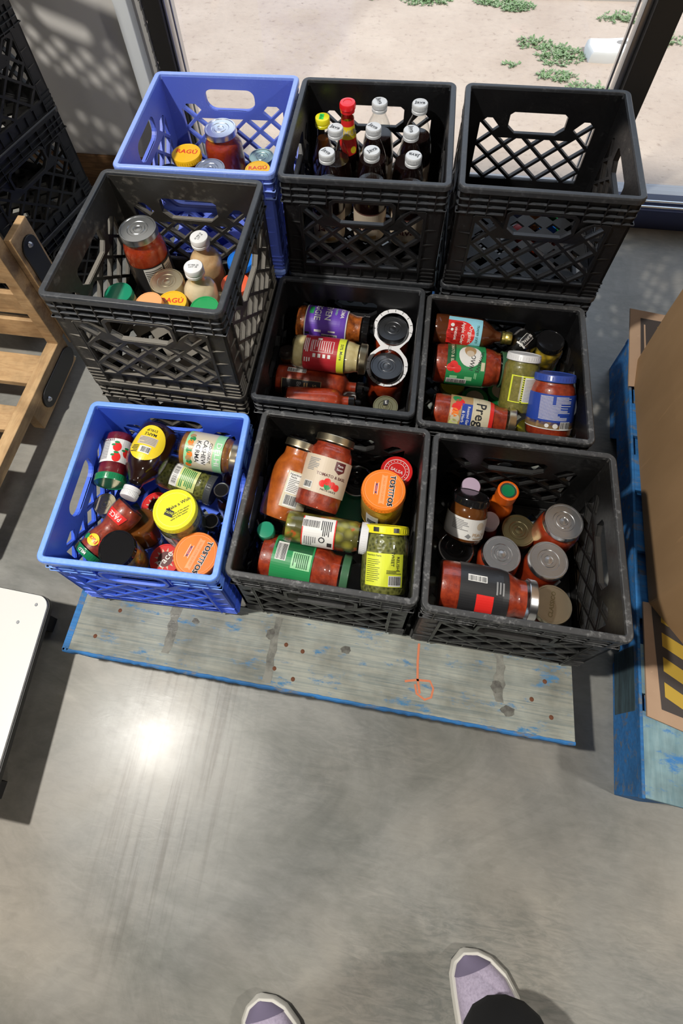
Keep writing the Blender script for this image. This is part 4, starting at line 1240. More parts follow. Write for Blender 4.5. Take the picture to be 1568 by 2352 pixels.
        for u, v, c in ((-.024, .34, 'redink'), (-.012, .30, 'redink'), (.0, .28, 'orangeink'), (.012, .30, 'cream'), (.022, .29, 'paleyellow'), (.032, .32, 'cream'), (-.034, .30, 'greenink')): p.disc(u, v*Hb, .009, c, 1)
        p.text('Italian', .0, .245*Hb, .007, 'paper', layer=3)
    elif style == 'whiteyellow':
        base('ink', .22, .72, .034); p.rect(-.0335, .225*Hb, .0335, .715*Hb, 'limeink', 1); p.rect(-.030, .245*Hb, -.010, .695*Hb, CON['greensalsa'], 2); p.rect(-.006, .25*Hb, .030, .69*Hb, 'paper', 2); p.lines(-.004, .27*Hb, .028, .67*Hb, 16, 'greyink', 3, fill=.35)
        for k in range(12): p.rect(-.0095, (.23 + k*.04)*Hb, -.0065, (.248 + k*.04)*Hb, 'ink', 3)
    elif style == 'blue':
        base('blueink', .18, .76); base('tan', .18, .30); p.rect(-.034, .32*Hb, .030, .74*Hb, 'blueink', 1)
        p.lines(-.032, .34*Hb, .030, .74*Hb, 20, 'paper', 2, fill=.42); p.rect(-.008, .60*Hb, -.002, .74*Hb, 'blueink', 3); p.rect(.004, .42*Hb, .030, .46*Hb, 'blueink', 3)
        p.barcode(.022, .25*Hb, .020, .014); p.disc(.002, .24*Hb, .005, 'paper', 2); p.disc(-.014, .24*Hb, .004, 'paper', 2); p.rect(-W*.97, .175*Hb, W*.97, .19*Hb, 'paper', 1)
    elif style == 'strip':
        p.rect(-.008, .20*Hb, .010, .62*Hb, 'paper', 0); p.rect(-.007, .21*Hb, .009, .61*Hb, 'ink', 1); p.text('BUFFALO', .001, .42*Hb, .009, 'paper', 90); p.rect(-.012, .60*Hb, .014, .64*Hb, 'paper', 1)
    elif style == 'backlabel':
        base('ink', .14, .62); p.rect(-.010, .14*Hb, .030, .60*Hb, 'paper', 1); p.lines(-.008, .18*Hb, .028, .58*Hb, 12, 'ink', fill=.35); p.rect(.034, .20*Hb, .056, .58*Hb, 'beige', 1); p.lines(.036, .22*Hb, .054, .56*Hb, 9)
    elif style == 'java':
        base('beige', .06, .42); p.text('Java', 0, .26*Hb, .026, 'maroon'); p.rect(-.020, .09*Hb, .020, .14*Hb, 'tan', 1); p.text('Java', .062, .26*Hb, .026, 'maroon'); p.text('Java', -.062, .26*Hb, .026, 'maroon'); p.rect(-W*.97, .41*Hb, W*.97, .42*Hb, 'maroon', 1)
    elif style == 'premium':
        p.rect(-PI*R, .72*Hb, PI*R, .84*Hb, 'yellowink', 0); p.rect(-PI*R, .84*Hb, PI*R, .90*Hb, 'redink', 0); p.text('PREMIUM', 0, .78*Hb, .018, 'cream', sx=1.3); p.poly([(-R*1.1, .72*Hb), (-.0, .56*Hb), (R*.9, .58*Hb), (R*1.4, .72*Hb)], 'redink', 0); p.disc(.020, .62*Hb, .008, 'yellowink', 1)
    elif style == 'mtolive' or style == 'tostitos':
        p.rect(-.030, .25*Hb, -.004, .70*Hb, 'paper', 0); p.barcode(-.017, .44*Hb, .018, .022)
    if p.items: p.build('paper_label', root, rad, R=R)

def vessel(row, i):
    (cr, name, cat, kind, R, Rl, A, B, con, lc, style, roll, label) = row
    A = Vector(A); B = Vector(B)
    ax = (A - B); L = ax.length; ax.normalize()
    hint = Vector((0, -.45, .89)) if abs(ax.z) < .8 else Vector((0, -1, 0))
    fr = hint - ax * hint.dot(ax); fr.normalize()
    ly = -fr; lx = ly.cross(ax)
    Mx = Matrix((lx, ly, ax)).transposed()
    lying = abs(ax.z) < .8
    pr = 0.0
    if lying or style in ('backlabel',): Mx = Mx @ Matrix.Rotation(math.radians(roll), 3, 'Z')
    else: pr = math.radians(roll)
    root = empty(name, B, Mx.to_euler())
    tag(root, label, cat)
    if name == 'drink_bottle': root['group'] = 'white capped drink bottles in the back row crate'
    elif lc in ('silver', 'silverdark') and kind == 'sauce3': root['group'] = 'red sauce jars with silver lids'
    lh = .014 if Rl > .022 else .021
    if lc == 'blackcap': lh = .024
    if lc == 'orangecap': lh = .030
    lh = min(lh, L * .4)
    Hb = L - lh * .62 if L > .03 else L * .7
    prof = body_profile(kind, R, Rl, Hb)
    def rad(z):
        for a, b in zip(prof[::-1][1:], prof[::-1]):
            if a[1] <= z <= b[1] and b[1] > a[1]:
                return a[0] + (b[0] - a[0]) * (z - a[1]) / (b[1] - a[1])
        return R
    # glass
    g = MB(); g.lathe(prof, 44)
    if kind == 'jug':
        pass
    gm = K['glass']
    if con in ('orange',): gm = CON['orange']
    g.build('glass_body' if gm is K['glass'] else 'wrapped_body', gm, root, smooth=40, fix=False)
    if gm is K['glass']:
        top = FILL.get(kind, .94) * Hb
        ip = [(max(0, r - .0016), max(z, .0045)) for r, z in prof if z <= top]
        rl = ip[-1][0]
        ip.append((max(.001, rad(top) - .0018), top)); ip.append((0, top))
        c = MB(); c.lathe(ip, 40)
        c.build('contents', CON[con], root, smooth=40, fix=False)
    lid = make_lid(root, lc, Rl, L - lh, lh, kind)
    lid_print(lid, style, Rl if Rl > .022 else Rl * .95, lh + (.0009 if Rl <= .022 else 0), pr)
    if style == 'pace':
        p = Print(); p.text('MILD', 0, lh * .5, lh * .55, 'paper', 0, 1); p.build('lid_print', lid, lambda v: Rl + .0012, R=Rl)
    if style == 'yellowrelish':
        p = Print()
        for u in (-.018, .018): p.rect(u - .005, lh*.25, u + .005, lh*.8, 'ink', 1)
        p.build('lid_print', lid, lambda v: Rl + .0012, R=Rl)
    wrap_label(root, style, R, rad, Hb)
    return root

ITEMS = [
    ('F1', 'jam_jar', 'jar', 'pickle', 0.031, 0.032, (-0.4564, -0.0041, 0.338), (-0.4692, 0.1056, 0.338), 'jam', 'green', 'jam', 0, 'dark red jam jar lying down, white label with strawberries, green lid, in front blue crate'),
    ('F1', 'syrup_bottle', 'bottle', 'jug', 0.042, 0.0175, (-0.3995, -0.0352, 0.3618), (-0.3795, 0.1222, 0.3568), 'syrup', 'white', 'syrup', 0, 'dark maple syrup jug with round yellow label and white screw cap'),
    ('F1', 'curry_sauce_jar', 'jar', 'pickle', 0.037, 0.034, (-0.2007, 0.0809, 0.36), (-0.3227, 0.0869, 0.36), 'curry', 'gold', 'korma', 0, 'brown curry sauce jar lying down with white and pale green korma label'),
    ('F1', 'relish_jar', 'jar', 'pickle', 0.036, 0.034, (-0.2546, 0.0347, 0.2852), (-0.3766, 0.06, 0.2952), 'relish', 'grey', 'yellowbar', -10, 'green relish jar on its side with pale yellow barcode label, left of black caps'),
    ('F1', 'sauce_bottle', 'bottle', 'bottle', 0.022, 0.0155, (-0.2293, 0.0186, 0.335), (-0.2293, 0.0186, 0.205), 'syrup', 'blackcap', 'none', 0, 'dark bottle with black cap and silver ring, beside the crate wall under the korma jar'),
    ('F1', 'sauce_bottle', 'bottle', 'bottle', 0.02, 0.0155, (-0.2387, -0.0412, 0.318), (-0.2387, -0.0412, 0.193), 'syrup', 'blackcap', 'none', 0, 'dark bottle with black cap and silver ring, just above the orange lid'),
    ('F1', 'spice_jar', 'jar', 'pickle', 0.024, 0.023, (-0.4698, -0.0326, 0.3), (-0.4698, -0.0326, 0.19), 'darkgreen', 'gold', 'none', 0, 'small jar with plain pale metal lid against left wall of front blue crate'),
    ('F1', 'salsa_jar', 'jar', 'hourglass', 0.032, 0.031, (-0.462, -0.1454, 0.315), (-0.3988, -0.0396, 0.33), 'salsa', 'green', 'pace', 10, 'hourglass salsa jar lying down with green lid reading mild'),
    ('F1', 'syrup_jar', 'jar', 'pickle', 0.034, 0.03, (-0.377, -0.0743, 0.2364), (-0.3867, -0.0584, 0.3064), 'amber', 'silver', 'none', 0, 'clear brown glass jar showing its round base behind the black lid'),
    ('F1', 'pepper_jar', 'jar', 'salsa', 0.036, 0.035, (-0.3905, -0.1317, 0.3586), (-0.3905, -0.1317, 0.2486), 'peppers', 'black', 'none', 0, 'jar of pale peppers with glossy black lid in front blue crate'),
    ('F1', 'relish_jar', 'jar', 'salsa', 0.043, 0.0405, (-0.2861, -0.0592, 0.4082), (-0.2861, -0.0592, 0.2832), 'relish', 'yellow', 'mtolive', 0, 'green relish jar with bright yellow printed lid standing in front blue crate'),
    ('F1', 'salsa_jar', 'jar', 'pickle', 0.033, 0.0315, (-0.3747, -0.012, 0.27), (-0.3747, -0.012, 0.16), 'salsa', 'red', 'redlid', 0, 'red lidded salsa jar half under the yellow relish lid'),
    ('F1', 'salsa_jar', 'jar', 'pickle', 0.033, 0.0315, (-0.323, -0.1164, 0.27), (-0.323, -0.1164, 0.16), 'salsa', 'red', 'pacelid', 0, 'red lidded picante jar beside orange lid at front wall of blue crate'),
    ('F1', 'salsa_jar', 'jar', 'salsa', 0.044, 0.042, (-0.2361, -0.1232, 0.3688), (-0.2361, -0.1232, 0.2438), 'queso', 'orange', 'tostitos', -105, 'round jar with orange lid at front right corner of front blue crate'),
    ('F1', 'dressing_bottle', 'bottle', 'bottle', 0.02, 0.012, (-0.2738, 0.092, 0.235), (-0.2268, 0.0812, 0.235), 'jam', 'white', 'none', 0, 'white and red bottle peeking out below the korma jar'),
    ('F2', 'pasta_sauce_jar', 'jar', 'sauce', 0.0435, 0.0345, (-0.0785, 0.1266, 0.375), (-0.1077, -0.0185, 0.315), 'vodka', 'gold', 'nutrition', 35, 'orange vodka sauce jar with gold lid and cream nutrition label'),
    ('F2', 'pasta_sauce_jar', 'jar', 'sauce2', 0.045, 0.038, (-0.0141, 0.1361, 0.394), (-0.0382, 0.0006, 0.344), 'tomato', 'gold', 'tomatobasil', 12, 'tomato basil sauce jar with cream label and gold lid'),
    ('F2', 'salsa_jar', 'jar', 'pickle', 0.037, 0.0365, (0.0305, 0.1135, 0.25), (0.0305, 0.1135, 0.19), 'syrup', 'chrome', 'none', 0, 'jar with black and chrome lid sunk behind the tomato basil jar'),
    ('F2', 'salsa_jar', 'jar', 'pickle', 0.033, 0.0325, (0.11, 0.1175, 0.318), (0.11, 0.1175, 0.188), 'salsa', 'red', 'redseal', 0, 'red lidded jar behind the orange lid in middle front crate'),
    ('F2', 'cheese_dip_jar', 'jar', 'salsa', 0.043, 0.0415, (0.0882, 0.0455, 0.385), (0.0882, 0.0455, 0.26), 'queso', 'orange', 'tostitos', -92, 'yellow dip jar with orange lid in middle front black crate'),
    ('F2', 'salsa_jar', 'jar', 'pickle', 0.037, 0.0355, (0.0231, 0.0543, 0.235), (0.0231, 0.0543, 0.165), 'relish', 'green2', 'none', 0, 'jar with teal green lid between olives and tomato basil jar'),
    ('F2', 'soda_bottle', 'bottle', 'bottle', 0.03, 0.0165, (-0.1205, -0.0557, 0.36), (-0.1205, -0.0557, 0.19), 'syrup', 'green2', 'none', 0, 'dark bottle with round green cap by left wall of middle front crate'),
    ('F2', 'olive_jar', 'jar', 'slim', 0.03, 0.0285, (0.0702, -0.045, 0.36), (-0.0855, -0.0418, 0.36), 'olives', 'white', 'olive', 0, 'slim jar of green olives on its side with white lid'),
    ('F2', 'pasta_sauce_jar', 'jar', 'sauce', 0.046, 0.036, (0.0435, -0.1028, 0.31), (-0.1271, -0.0912, 0.31), 'tomato', 'greenrim', 'prego_green', 0, 'red pasta sauce jar on its side with green label at front of middle crate'),
    ('F2', 'pickle_relish_jar', 'jar', 'pickle', 0.043, 0.041, (0.1008, -0.0159, 0.365), (0.1076, -0.129, 0.32), 'relish', 'yellow', 'yellowrelish', 0, 'large dark relish jar with yellow label and yellow lid'),
    ('F2', 'salsa_jar', 'jar', 'pickle', 0.038, 0.037, (0.0623, -0.0868, 0.22), (0.0623, -0.0868, 0.155), 'syrup', 'grey', 'none', 0, 'dark grey lidded jar tucked beside the yellow labelled relish jar'),
    ('F3', 'juice_bottle', 'bottle', 'bottle', 0.032, 0.019, (0.2602, 0.1138, 0.302), (0.2602, 0.1138, 0.177), 'syrup', 'lilac', 'none', 0, 'dark bottle with pale lilac cap behind the peach jam'),
    ('F3', 'jam_jar', 'jar', 'salsa', 0.038, 0.036, (0.2575, 0.0826, 0.33), (0.2501, 0.0158, 0.27), 'amber', 'black', 'peach', 10, 'peach preserve jar with black lid and cream label'),
    ('F3', 'hot_sauce_bottle', 'bottle', 'bottle', 0.026, 0.021, (0.3339, 0.1166, 0.295), (0.3339, 0.1166, 0.155), 'orange', 'orangecap', 'none', 0, 'orange wrapped bottle with green topped cap'),
    ('F3', 'juice_bottle', 'bottle', 'bottle', 0.026, 0.0185, (0.3083, 0.0679, 0.25), (0.3083, 0.0679, 0.155), 'jam', 'whitelilac', 'none', 0, 'bottle with white cap tucked against the peach jam jar'),
    ('F3', 'sauce_jar', 'jar', 'pickle', 0.035, 0.0345, (0.3703, 0.065, 0.2218), (0.3703, 0.065, 0.151), 'relish', 'olivegold', 'none', 0, 'jar with dull olive gold lid in right front black crate'),
    ('F3', 'pasta_sauce_jar', 'jar', 'sauce3', 0.042, 0.0365, (0.4364, 0.0652, 0.3032), (0.4364, 0.0652, 0.1732), 'tomato2', 'silver', 'none', 0, 'red sauce jar with shiny silver lid nearest the right crate wall'),
    ('F3', 'sauce_jar', 'jar', 'pickle', 0.036, 0.035, (0.2427, -0.0001, 0.25), (0.2427, -0.0001, 0.16), 'syrup', 'chromeblack', 'none', 0, 'jar with black lid and chrome rim at left wall of right front crate'),
    ('F3', 'pasta_sauce_jar', 'jar', 'sauce3', 0.042, 0.0365, (0.328, -0.0038, 0.265), (0.328, -0.0038, 0.16), 'tomato2', 'silver', 'none', 0, 'red sauce jar with silver lid between two others, above the lying jar'),
    ('F3', 'pasta_sauce_jar', 'jar', 'sauce3', 0.038, 0.0365, (0.4106, -0.009, 0.285), (0.4106, -0.009, 0.155), 'tomato2', 'silver', 'none', 0, 'red sauce jar with silver lid directly behind the embossed pale lid'),
    ('F3', 'pasta_sauce_jar', 'jar', 'sauce', 0.038, 0.0355, (0.4142, -0.0905, 0.285), (0.4142, -0.0905, 0.165), 'tomato', 'champagne', 'classico', 80, 'jar with pale gold embossed lid at front wall of right crate'),
    ('F3', 'pasta_sauce_jar', 'jar', 'sauce', 0.045, 0.036, (0.367, -0.1071, 0.345), (0.2001, -0.1017, 0.345), 'tomato', 'silver', 'blackred', 0, 'red sauce jar on its side with black label and red square'),
    ('M2', 'pasta_sauce_jar', 'jar', 'sauce', 0.041, 0.034, (0.0138, 0.452, 0.33), (-0.1557, 0.4589, 0.33), 'veggie', 'black', 'purple', 0, 'chunky sauce jar on its side with purple label'),
    ('M2', 'applesauce_jar', 'jar', 'sauce2', 0.038, 0.034, (0.0189, 0.3552, 0.3532), (-0.1443, 0.3598, 0.3532), 'cream', 'gold', 'applesauce', 0, 'cream coloured jar on its side with red label and yellow stripe'),
    ('M2', 'spice_bottle', 'bottle', 'pickle', 0.019, 0.017, (-0.1672, 0.3847, 0.32), (-0.1626, 0.3642, 0.27), 'amber', 'brown', 'none', 0, 'small bottle with brown cap by left wall of centre crate'),
    ('M2', 'tomato_sauce_bottle', 'bottle', 'sauce', 0.036, 0.014, (0.026, 0.3169, 0.2928), (-0.1822, 0.3193, 0.2928), 'tomato', 'blacknozzle', 'darklabel', 0, 'red sauce bottle on its side with black label and nozzle'),
    ('M2', 'tomato_sauce_bottle', 'bottle', 'sauce', 0.03, 0.015, (0.0139, 0.2624, 0.3222), (-0.1448, 0.2494, 0.3222), 'tomato2', 'blacknozzle', 'none', 0, 'red sauce bottle with black cap against front wall of centre crate'),
    ('M2', 'sauce_jar', 'jar', 'pickle', 0.023, 0.0215, (-0.0188, 0.3063, 0.2718), (-0.0188, 0.3063, 0.1718), 'syrup', 'white', 'none', 0, 'jar with round white lid between the red bottles'),
    ('M2', 'salsa_jar', 'jar', 'salsa', 0.042, 0.0355, (0.0676, 0.4583, 0.34), (0.0676, 0.4583, 0.22), 'tomato2', 'silverdark', 'none', 0, 'back jar of the two red salsa jars held in a white carrier'),
    ('M2', 'salsa_jar', 'jar', 'salsa', 0.045, 0.0375, (0.0638, 0.381, 0.3), (0.0638, 0.381, 0.16), 'tomato2', 'silverdark', 'none', 0, 'front jar of the two red salsa jars held in a white carrier'),
    ('M2', 'pasta_sauce_jar', 'jar', 'pickle', 0.03, 0.0275, (0.072, 0.2688, 0.31), (0.072, 0.2688, 0.21), 'tomato', 'olivegold', 'elid', 0, 'jar with pale green gold lid at front right of centre crate'),
    ('M3', 'cider_vinegar_bottle', 'bottle', 'cider', 0.036, 0.014, (0.325, 0.4424, 0.3658), (0.1545, 0.4507, 0.3658), 'amber2', 'goldcap', 'cider', 0, 'brown vinegar bottle on its side with pale blue and red label, gold cap'),
    ('M3', 'pasta_sauce_jar', 'jar', 'sauce2', 0.044, 0.039, (0.3189, 0.3746, 0.3426), (0.1632, 0.3746, 0.3426), 'tomato', 'greenrim', 'newman', 0, 'red sauce jar on its side with green label and tomato picture'),
    ('M3', 'salsa_jar', 'jar', 'pickle', 0.03, 0.0285, (0.2211, 0.4034, 0.22), (0.2211, 0.4034, 0.155), 'amber', 'yellow', 'none', 0, 'jar with yellow lid showing under the green labelled sauce jar'),
    ('M3', 'pasta_sauce_jar', 'jar', 'sauce', 0.038, 0.033, (0.3335, 0.242, 0.345), (0.167, 0.254, 0.345), 'tomato', 'gold', 'prego', 0, 'sauce jar on its side at front wall, cream and blue label with red stripe'),
    ('M3', 'pasta_sauce_jar', 'jar', 'pickle', 0.032, 0.0305, (0.2712, 0.3624, 0.235), (0.2712, 0.3624, 0.155), 'tomato', 'greencream', 'none', 0, 'jar with green and cream lid just behind the jar with cream and blue label'),
    ('M3', 'pasta_sauce_jar', 'jar', 'pickle', 0.032, 0.0305, (0.3296, 0.3894, 0.235), (0.3296, 0.3894, 0.155), 'tomato', 'greencream', 'none', 0, 'jar with green and cream lid left of the green chilli jar base'),
    ('M3', 'green_chilli_jar', 'jar', 'pickle', 0.036, 0.0335, (0.3427, 0.3753, 0.4082), (0.3393, 0.2852, 0.3232), 'greensalsa', 'white', 'whiteyellow', 15, 'green sauce jar with white lid and white yellow striped label'),
    ('M3', 'pepper_jar', 'jar', 'salsa', 0.034, 0.029, (0.4099, 0.453, 0.3608), (0.4099, 0.453, 0.2708), 'peppers', 'black', 'none', 0, 'jar of yellow peppers with black lid in right rear corner'),
    ('M3', 'salsa_jar', 'jar', 'pickle', 0.03, 0.0285, (0.4185, 0.457, 0.2632), (0.4185, 0.457, 0.2032), 'relish', 'greencream', 'none', 0, 'jar with green and cream lid beneath the black lidded peppers'),
    ('M3', 'pasta_sauce_jar', 'jar', 'sauce2', 0.045, 0.04, (0.4023, 0.3354, 0.4062), (0.4047, 0.239, 0.3212), 'tomato', 'bluelid', 'blue', 0, 'large red sauce jar with blue lid and dense blue label'),
    ('M3', 'marinade_bottle', 'bottle', 'bottle', 0.03, 0.014, (0.3154, 0.398, 0.3412), (0.3664, 0.4695, 0.3412), 'black', 'blackcap', 'strip', 0, 'black bottle lying diagonally with a white printed strip'),
    ('M3', 'mustard_jar', 'jar', 'pickle', 0.028, 0.026, (0.3967, 0.3123, 0.21), (0.3967, 0.3123, 0.155), 'relish', 'yellow', 'none', 0, 'jar with yellow lid glimpsed between the green chilli and blue labelled jars'),
    ('M1', 'pasta_sauce_jar', 'jar', 'sauce3', 0.044, 0.0385, (-0.4538, 0.4284, 0.62), (-0.4538, 0.4284, 0.45), 'tomato2', 'silvergrey', 'backlabel', 20, 'tall red sauce jar with grey silver lid in stacked black crate at left'),
    ('M1', 'dressing_bottle', 'bottle', 'dressing', 0.035, 0.019, (-0.3336, 0.4395, 0.6), (-0.3336, 0.4395, 0.44), 'peach', 'whitemetal', 'datecap', 70, 'rear of two creamy dressing bottles with white caps'),
    ('M1', 'dressing_bottle', 'bottle', 'dressing', 0.035, 0.019, (-0.3179, 0.3498, 0.6122), (-0.3179, 0.3498, 0.4522), 'creamy', 'whitemetal', 'datecap', 5, 'front of two creamy dressing bottles with white caps'),
    ('M1', 'dip_jar', 'jar', 'pickle', 0.035, 0.0345, (-0.3929, 0.3634, 0.545), (-0.3929, 0.3634, 0.455), 'creamy', 'gold', 'none', 0, 'jar with gold lid between the tall sauce jar and dressing bottle'),
    ('M1', 'dip_jar', 'jar', 'pickle', 0.031, 0.029, (-0.4849, 0.3241, 0.54), (-0.4849, 0.3241, 0.47), 'cream', 'green2', 'none', 0, 'jar with dark green lid by left wall of stacked black crate'),
    ('M1', 'dip_jar', 'jar', 'pickle', 0.027, 0.026, (-0.3946, 0.2793, 0.5782), (-0.3946, 0.2793, 0.5282), 'queso', 'peachlid', 'none', 0, 'jar with pale orange lid beside the yellow lid'),
    ('M1', 'pasta_sauce_jar', 'jar', 'sauce3', 0.031, 0.03, (-0.3603, 0.3014, 0.5568), (-0.3603, 0.3014, 0.4868), 'tomato', 'ragu', 'ragu', 5, 'jar with yellow lid in the stacked black crate on the left'),
    ('M1', 'pasta_sauce_jar', 'jar', 'pickle', 0.029, 0.0285, (-0.2873, 0.2865, 0.57), (-0.2873, 0.2865, 0.52), 'tomato', 'green3', 'none', 0, 'jar with bright green lid against front wall of stacked black crate'),
    ('M1', 'dip_jar', 'jar', 'pickle', 0.024, 0.0235, (-0.2902, 0.3566, 0.5068), (-0.2902, 0.3566, 0.4568), 'cream', 'gold', 'none', 0, 'jar with gold lid half hidden behind the bright green lid'),
    ('M1', 'salsa_jar', 'jar', 'pickle', 0.03, 0.0285, (-0.2609, 0.452, 0.53), (-0.2609, 0.452, 0.47), 'tomato', 'blue', 'none', 0, 'jar with blue lid at right wall of stacked black crate'),
    ('M1', 'salsa_jar', 'jar', 'pickle', 0.031, 0.0295, (-0.2547, 0.3822, 0.536), (-0.2547, 0.3822, 0.476), 'tomato', 'orangered', 'none', 0, 'jar with orange red lid near the blue lidded jar'),
    ('B1', 'pasta_sauce_jar', 'jar', 'sauce3', 0.035, 0.0345, (-0.4516, 0.7336, 0.565), (-0.4516, 0.7336, 0.435), 'tomato', 'ragu', 'ragu', 0, 'jar with yellow lid at left in rear blue crate'),
    ('B1', 'pasta_sauce_jar', 'jar', 'sauce3', 0.045, 0.037, (-0.3763, 0.7849, 0.6), (-0.3763, 0.7849, 0.43), 'tomato2', 'silver', 'none', 0, 'tall red sauce jar with silver lid in rear blue crate'),
    ('B1', 'dip_jar', 'jar', 'pickle', 0.031, 0.0305, (-0.2941, 0.8057, 0.512), (-0.2941, 0.8057, 0.462), 'cream', 'palegreen', 'none', 0, 'jar with pale green metallic lid at right of rear blue crate'),
    ('B1', 'pasta_sauce_jar', 'jar', 'pickle', 0.035, 0.0345, (-0.3774, 0.6746, 0.575), (-0.3774, 0.6746, 0.515), 'tomato', 'silvergrey', 'none', 0, 'jar with grey lid at front wall of rear blue crate'),
    ('B1', 'pasta_sauce_jar', 'jar', 'sauce3', 0.03, 0.0285, (-0.2687, 0.6825, 0.575), (-0.2687, 0.6825, 0.515), 'tomato', 'ragu', 'ragu', 8, 'jar with yellow lid in front right corner of rear blue crate'),
    ('B1', 'dip_jar', 'jar', 'pickle', 0.026, 0.025, (-0.4734, 0.6624, 0.57), (-0.4734, 0.6624, 0.52), 'syrup', 'black', 'none', 0, 'jar with black lid mostly hidden behind front rim of rear blue crate'),
    ('B2', 'soy_sauce_bottle', 'bottle', 'bottle', 0.027, 0.0165, (-0.1368, 0.7882, 0.64), (-0.1368, 0.7882, 0.43), 'amber', 'yellow', 'sticker', 0, 'bottle with yellow flip cap and green price sticker'),
    ('B2', 'ketchup_bottle', 'bottle', 'bottle', 0.029, 0.0175, (-0.0795, 0.7783, 0.685), (-0.0795, 0.7783, 0.435), 'cola', 'redcap', 'premium', 0, 'dark bottle with red cap and red and yellow neck label'),
    ('B2', 'drink_bottle', 'bottle', 'cone', 0.036, 0.0165, (-0.0135, 0.8006, 0.676), (-0.0135, 0.8006, 0.441), 'cola', 'whiteplastic', 'java', -70, 'glass bottle of dark drink with white cap, rear row, left of the two'),
    ('B2', 'drink_bottle', 'bottle', 'cone', 0.036, 0.0165, (0.0717, 0.8029, 0.676), (0.0717, 0.8029, 0.441), 'cola', 'whiteplastic', 'java', 0, 'glass bottle of dark drink with white cap, rear row, at the right'),
    ('B2', 'drink_bottle', 'bottle', 'cone', 0.036, 0.0165, (-0.0983, 0.7265, 0.66), (-0.0983, 0.7265, 0.425), 'cola', 'whiteplastic', 'java', -20, 'glass bottle of dark drink with white cap, middle row, at the left'),
    ('B2', 'drink_bottle', 'bottle', 'cone', 0.036, 0.0165, (-0.0186, 0.7366, 0.66), (-0.0186, 0.7366, 0.425), 'cola', 'whiteplastic', 'java', -35, 'glass bottle of dark drink with white cap, middle row, in the centre'),
    ('B2', 'drink_bottle', 'bottle', 'cone', 0.036, 0.0165, (0.0606, 0.7336, 0.66), (0.0606, 0.7336, 0.425), 'cola', 'whiteplastic', 'java', -80, 'glass bottle of dark drink with white cap, middle row, at the right'),
    ('B2', 'drink_bottle', 'bottle', 'cone', 0.036, 0.0165, (-0.1044, 0.6461, 0.66), (-0.1044, 0.6461, 0.425), 'cola', 'whiteplastic', 'java', -40, 'glass bottle of dark drink with white cap, front row, at the left'),
    ('B2', 'drink_bottle', 'bottle', 'cone', 0.036, 0.0165, (-0.0135, 0.6603, 0.66), (-0.0135, 0.6603, 0.425), 'cola', 'whiteplastic', 'java', 40, 'glass bottle of dark drink with white cap, front row, in the centre'),
    ('B2', 'drink_bottle', 'bottle', 'cone', 0.036, 0.0165, (0.0716, 0.6521, 0.66), (0.0716, 0.6521, 0.425), 'cola', 'whiteplastic', 'java', 165, 'glass bottle of dark drink with white cap, front row, at the right'),
    ('B3', 'salsa_jar', 'jar', 'pickle', 0.024, 0.023, (0.3763, 0.8051, 0.38), (0.3763, 0.8051, 0.28), 'tomato', 'peachlid', 'none', 0, 'pale orange lidded jar glimpsed through the handle hole of the empty crate'),
    ('B3', 'salsa_jar', 'jar', 'pickle', 0.024, 0.023, (0.3554, 0.8071, 0.34), (0.3554, 0.8071, 0.24), 'tomato', 'red', 'none', 0, 'red lidded jar glimpsed through the handle hole of the empty crate'),
    ('B3', 'salsa_jar', 'jar', 'pickle', 0.024, 0.023, (0.4081, 0.7845, 0.37), (0.4081, 0.7845, 0.27), 'tomato', 'blue', 'none', 0, 'blue lidded jar glimpsed through the handle hole of the empty crate'),
    ('B3', 'salsa_jar', 'jar', 'pickle', 0.024, 0.023, (0.4375, 0.8161, 0.368), (0.4375, 0.8161, 0.268), 'tomato', 'green3', 'none', 0, 'green lidded jar glimpsed through the handle hole of the empty crate'),
]

for i, row in enumerate(ITEMS): vessel(row, i)

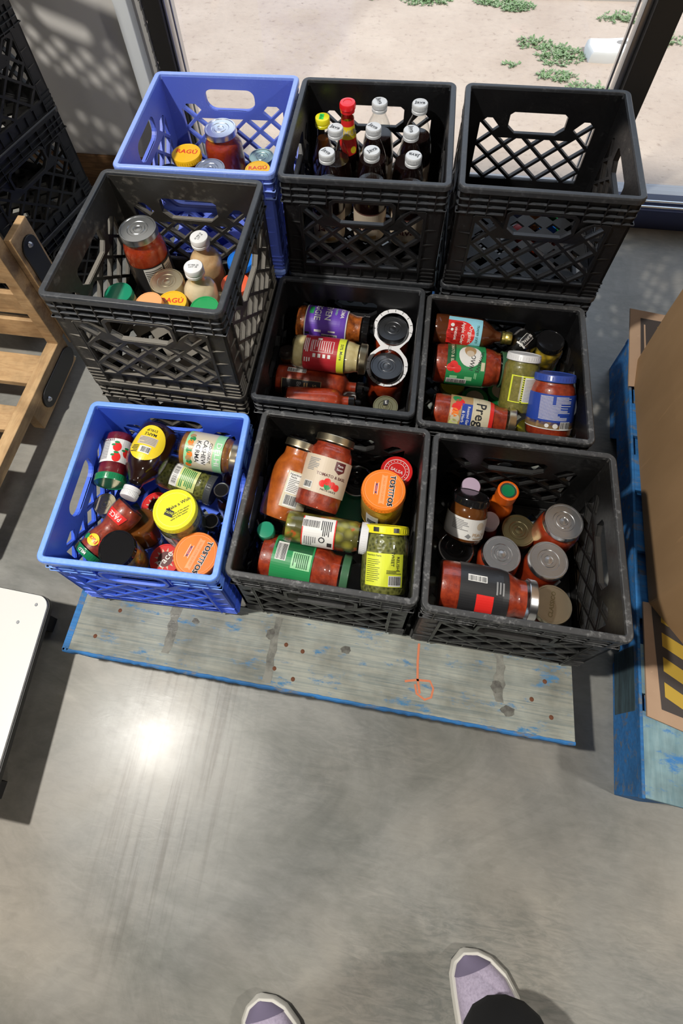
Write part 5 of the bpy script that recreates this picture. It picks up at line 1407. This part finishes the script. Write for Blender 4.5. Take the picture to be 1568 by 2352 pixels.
# white carrier clipped over the two salsa jars
ca = [r for r in ITEMS if r[12].startswith('back jar of the two')][0]
cb = [r for r in ITEMS if r[12].startswith('front jar of the two')][0]
PA, PB = Vector(ca[6]), Vector(cb[6])
def carrier():
    d = PB - PA; L = d.length
    r = empty('jar_carrier', PA)
    tag(r, 'white plastic carrier joining two silver lidded salsa jars', 'carrier')
    X = d.normalized(); Z = Vector((0, 0, 1)); Z = (Z - X * Z.dot(X)).normalized(); Y = Z.cross(X)
    Mx = Matrix((X, Y, Z)).transposed().to_4x4()
    R1, R2 = ca[5] + .010, cb[5] + .010
    out = []
    for k in range(15):
        a = math.radians(60) + math.radians(240) * k / 14; out.append((R1 * math.cos(a), R1 * math.sin(a)))
    out.append((L * .5, -.022))
    for k in range(15):
        a = math.radians(240) + math.radians(240) * k / 14; out.append((L + R2 * math.cos(a), R2 * math.sin(a)))
    out.append((L * .5, .022))
    h1 = [((ca[5] + .0012) * math.cos(2*PI*k/32), (ca[5] + .0012) * math.sin(2*PI*k/32)) for k in range(32)]
    h2 = [(L + (cb[5] + .0012) * math.cos(2*PI*k/32), (cb[5] + .0012) * math.sin(2*PI*k/32)) for k in range(32)]
    vs, fs = flat_mesh(out, [h1, h2], .003)
    m_ = MB(); m_.add([(x, y, z - .007) for x, y, z in vs], fs, 0, Mx)
    m_.build('carrier_plate', K['white_pl'], r)
    t = MB()
    for cx, RR, a0 in ((0, R1, 90), (L, R2, -90)):
        for k in range(9):
            a = math.radians(a0 + 90 - 0 + (k - 4) * 24 + (0 if cx else 0))
            if cx: a = math.radians((k - 4) * 24)
            else: a = math.radians(180 + (k - 4) * 24)
            t.box(RR - .0065, RR - .001, -.0006, .0006, -.0053, -.0048, 0, Mx @ Matrix.Translation((cx, 0, 0)) @ Matrix.Rotation(a, 4, 'Z'))
    t.build('slot_marks', K['ink'], r)
    p = Print(); p.text('SALSA', 0, 0, .010, 'greyink', 0, 1); o = p.build('carrier_print', r, None, 0, 0)
    o.matrix_local = Mx @ Matrix.Translation((L * .5, 0, -.0053))
carrier()
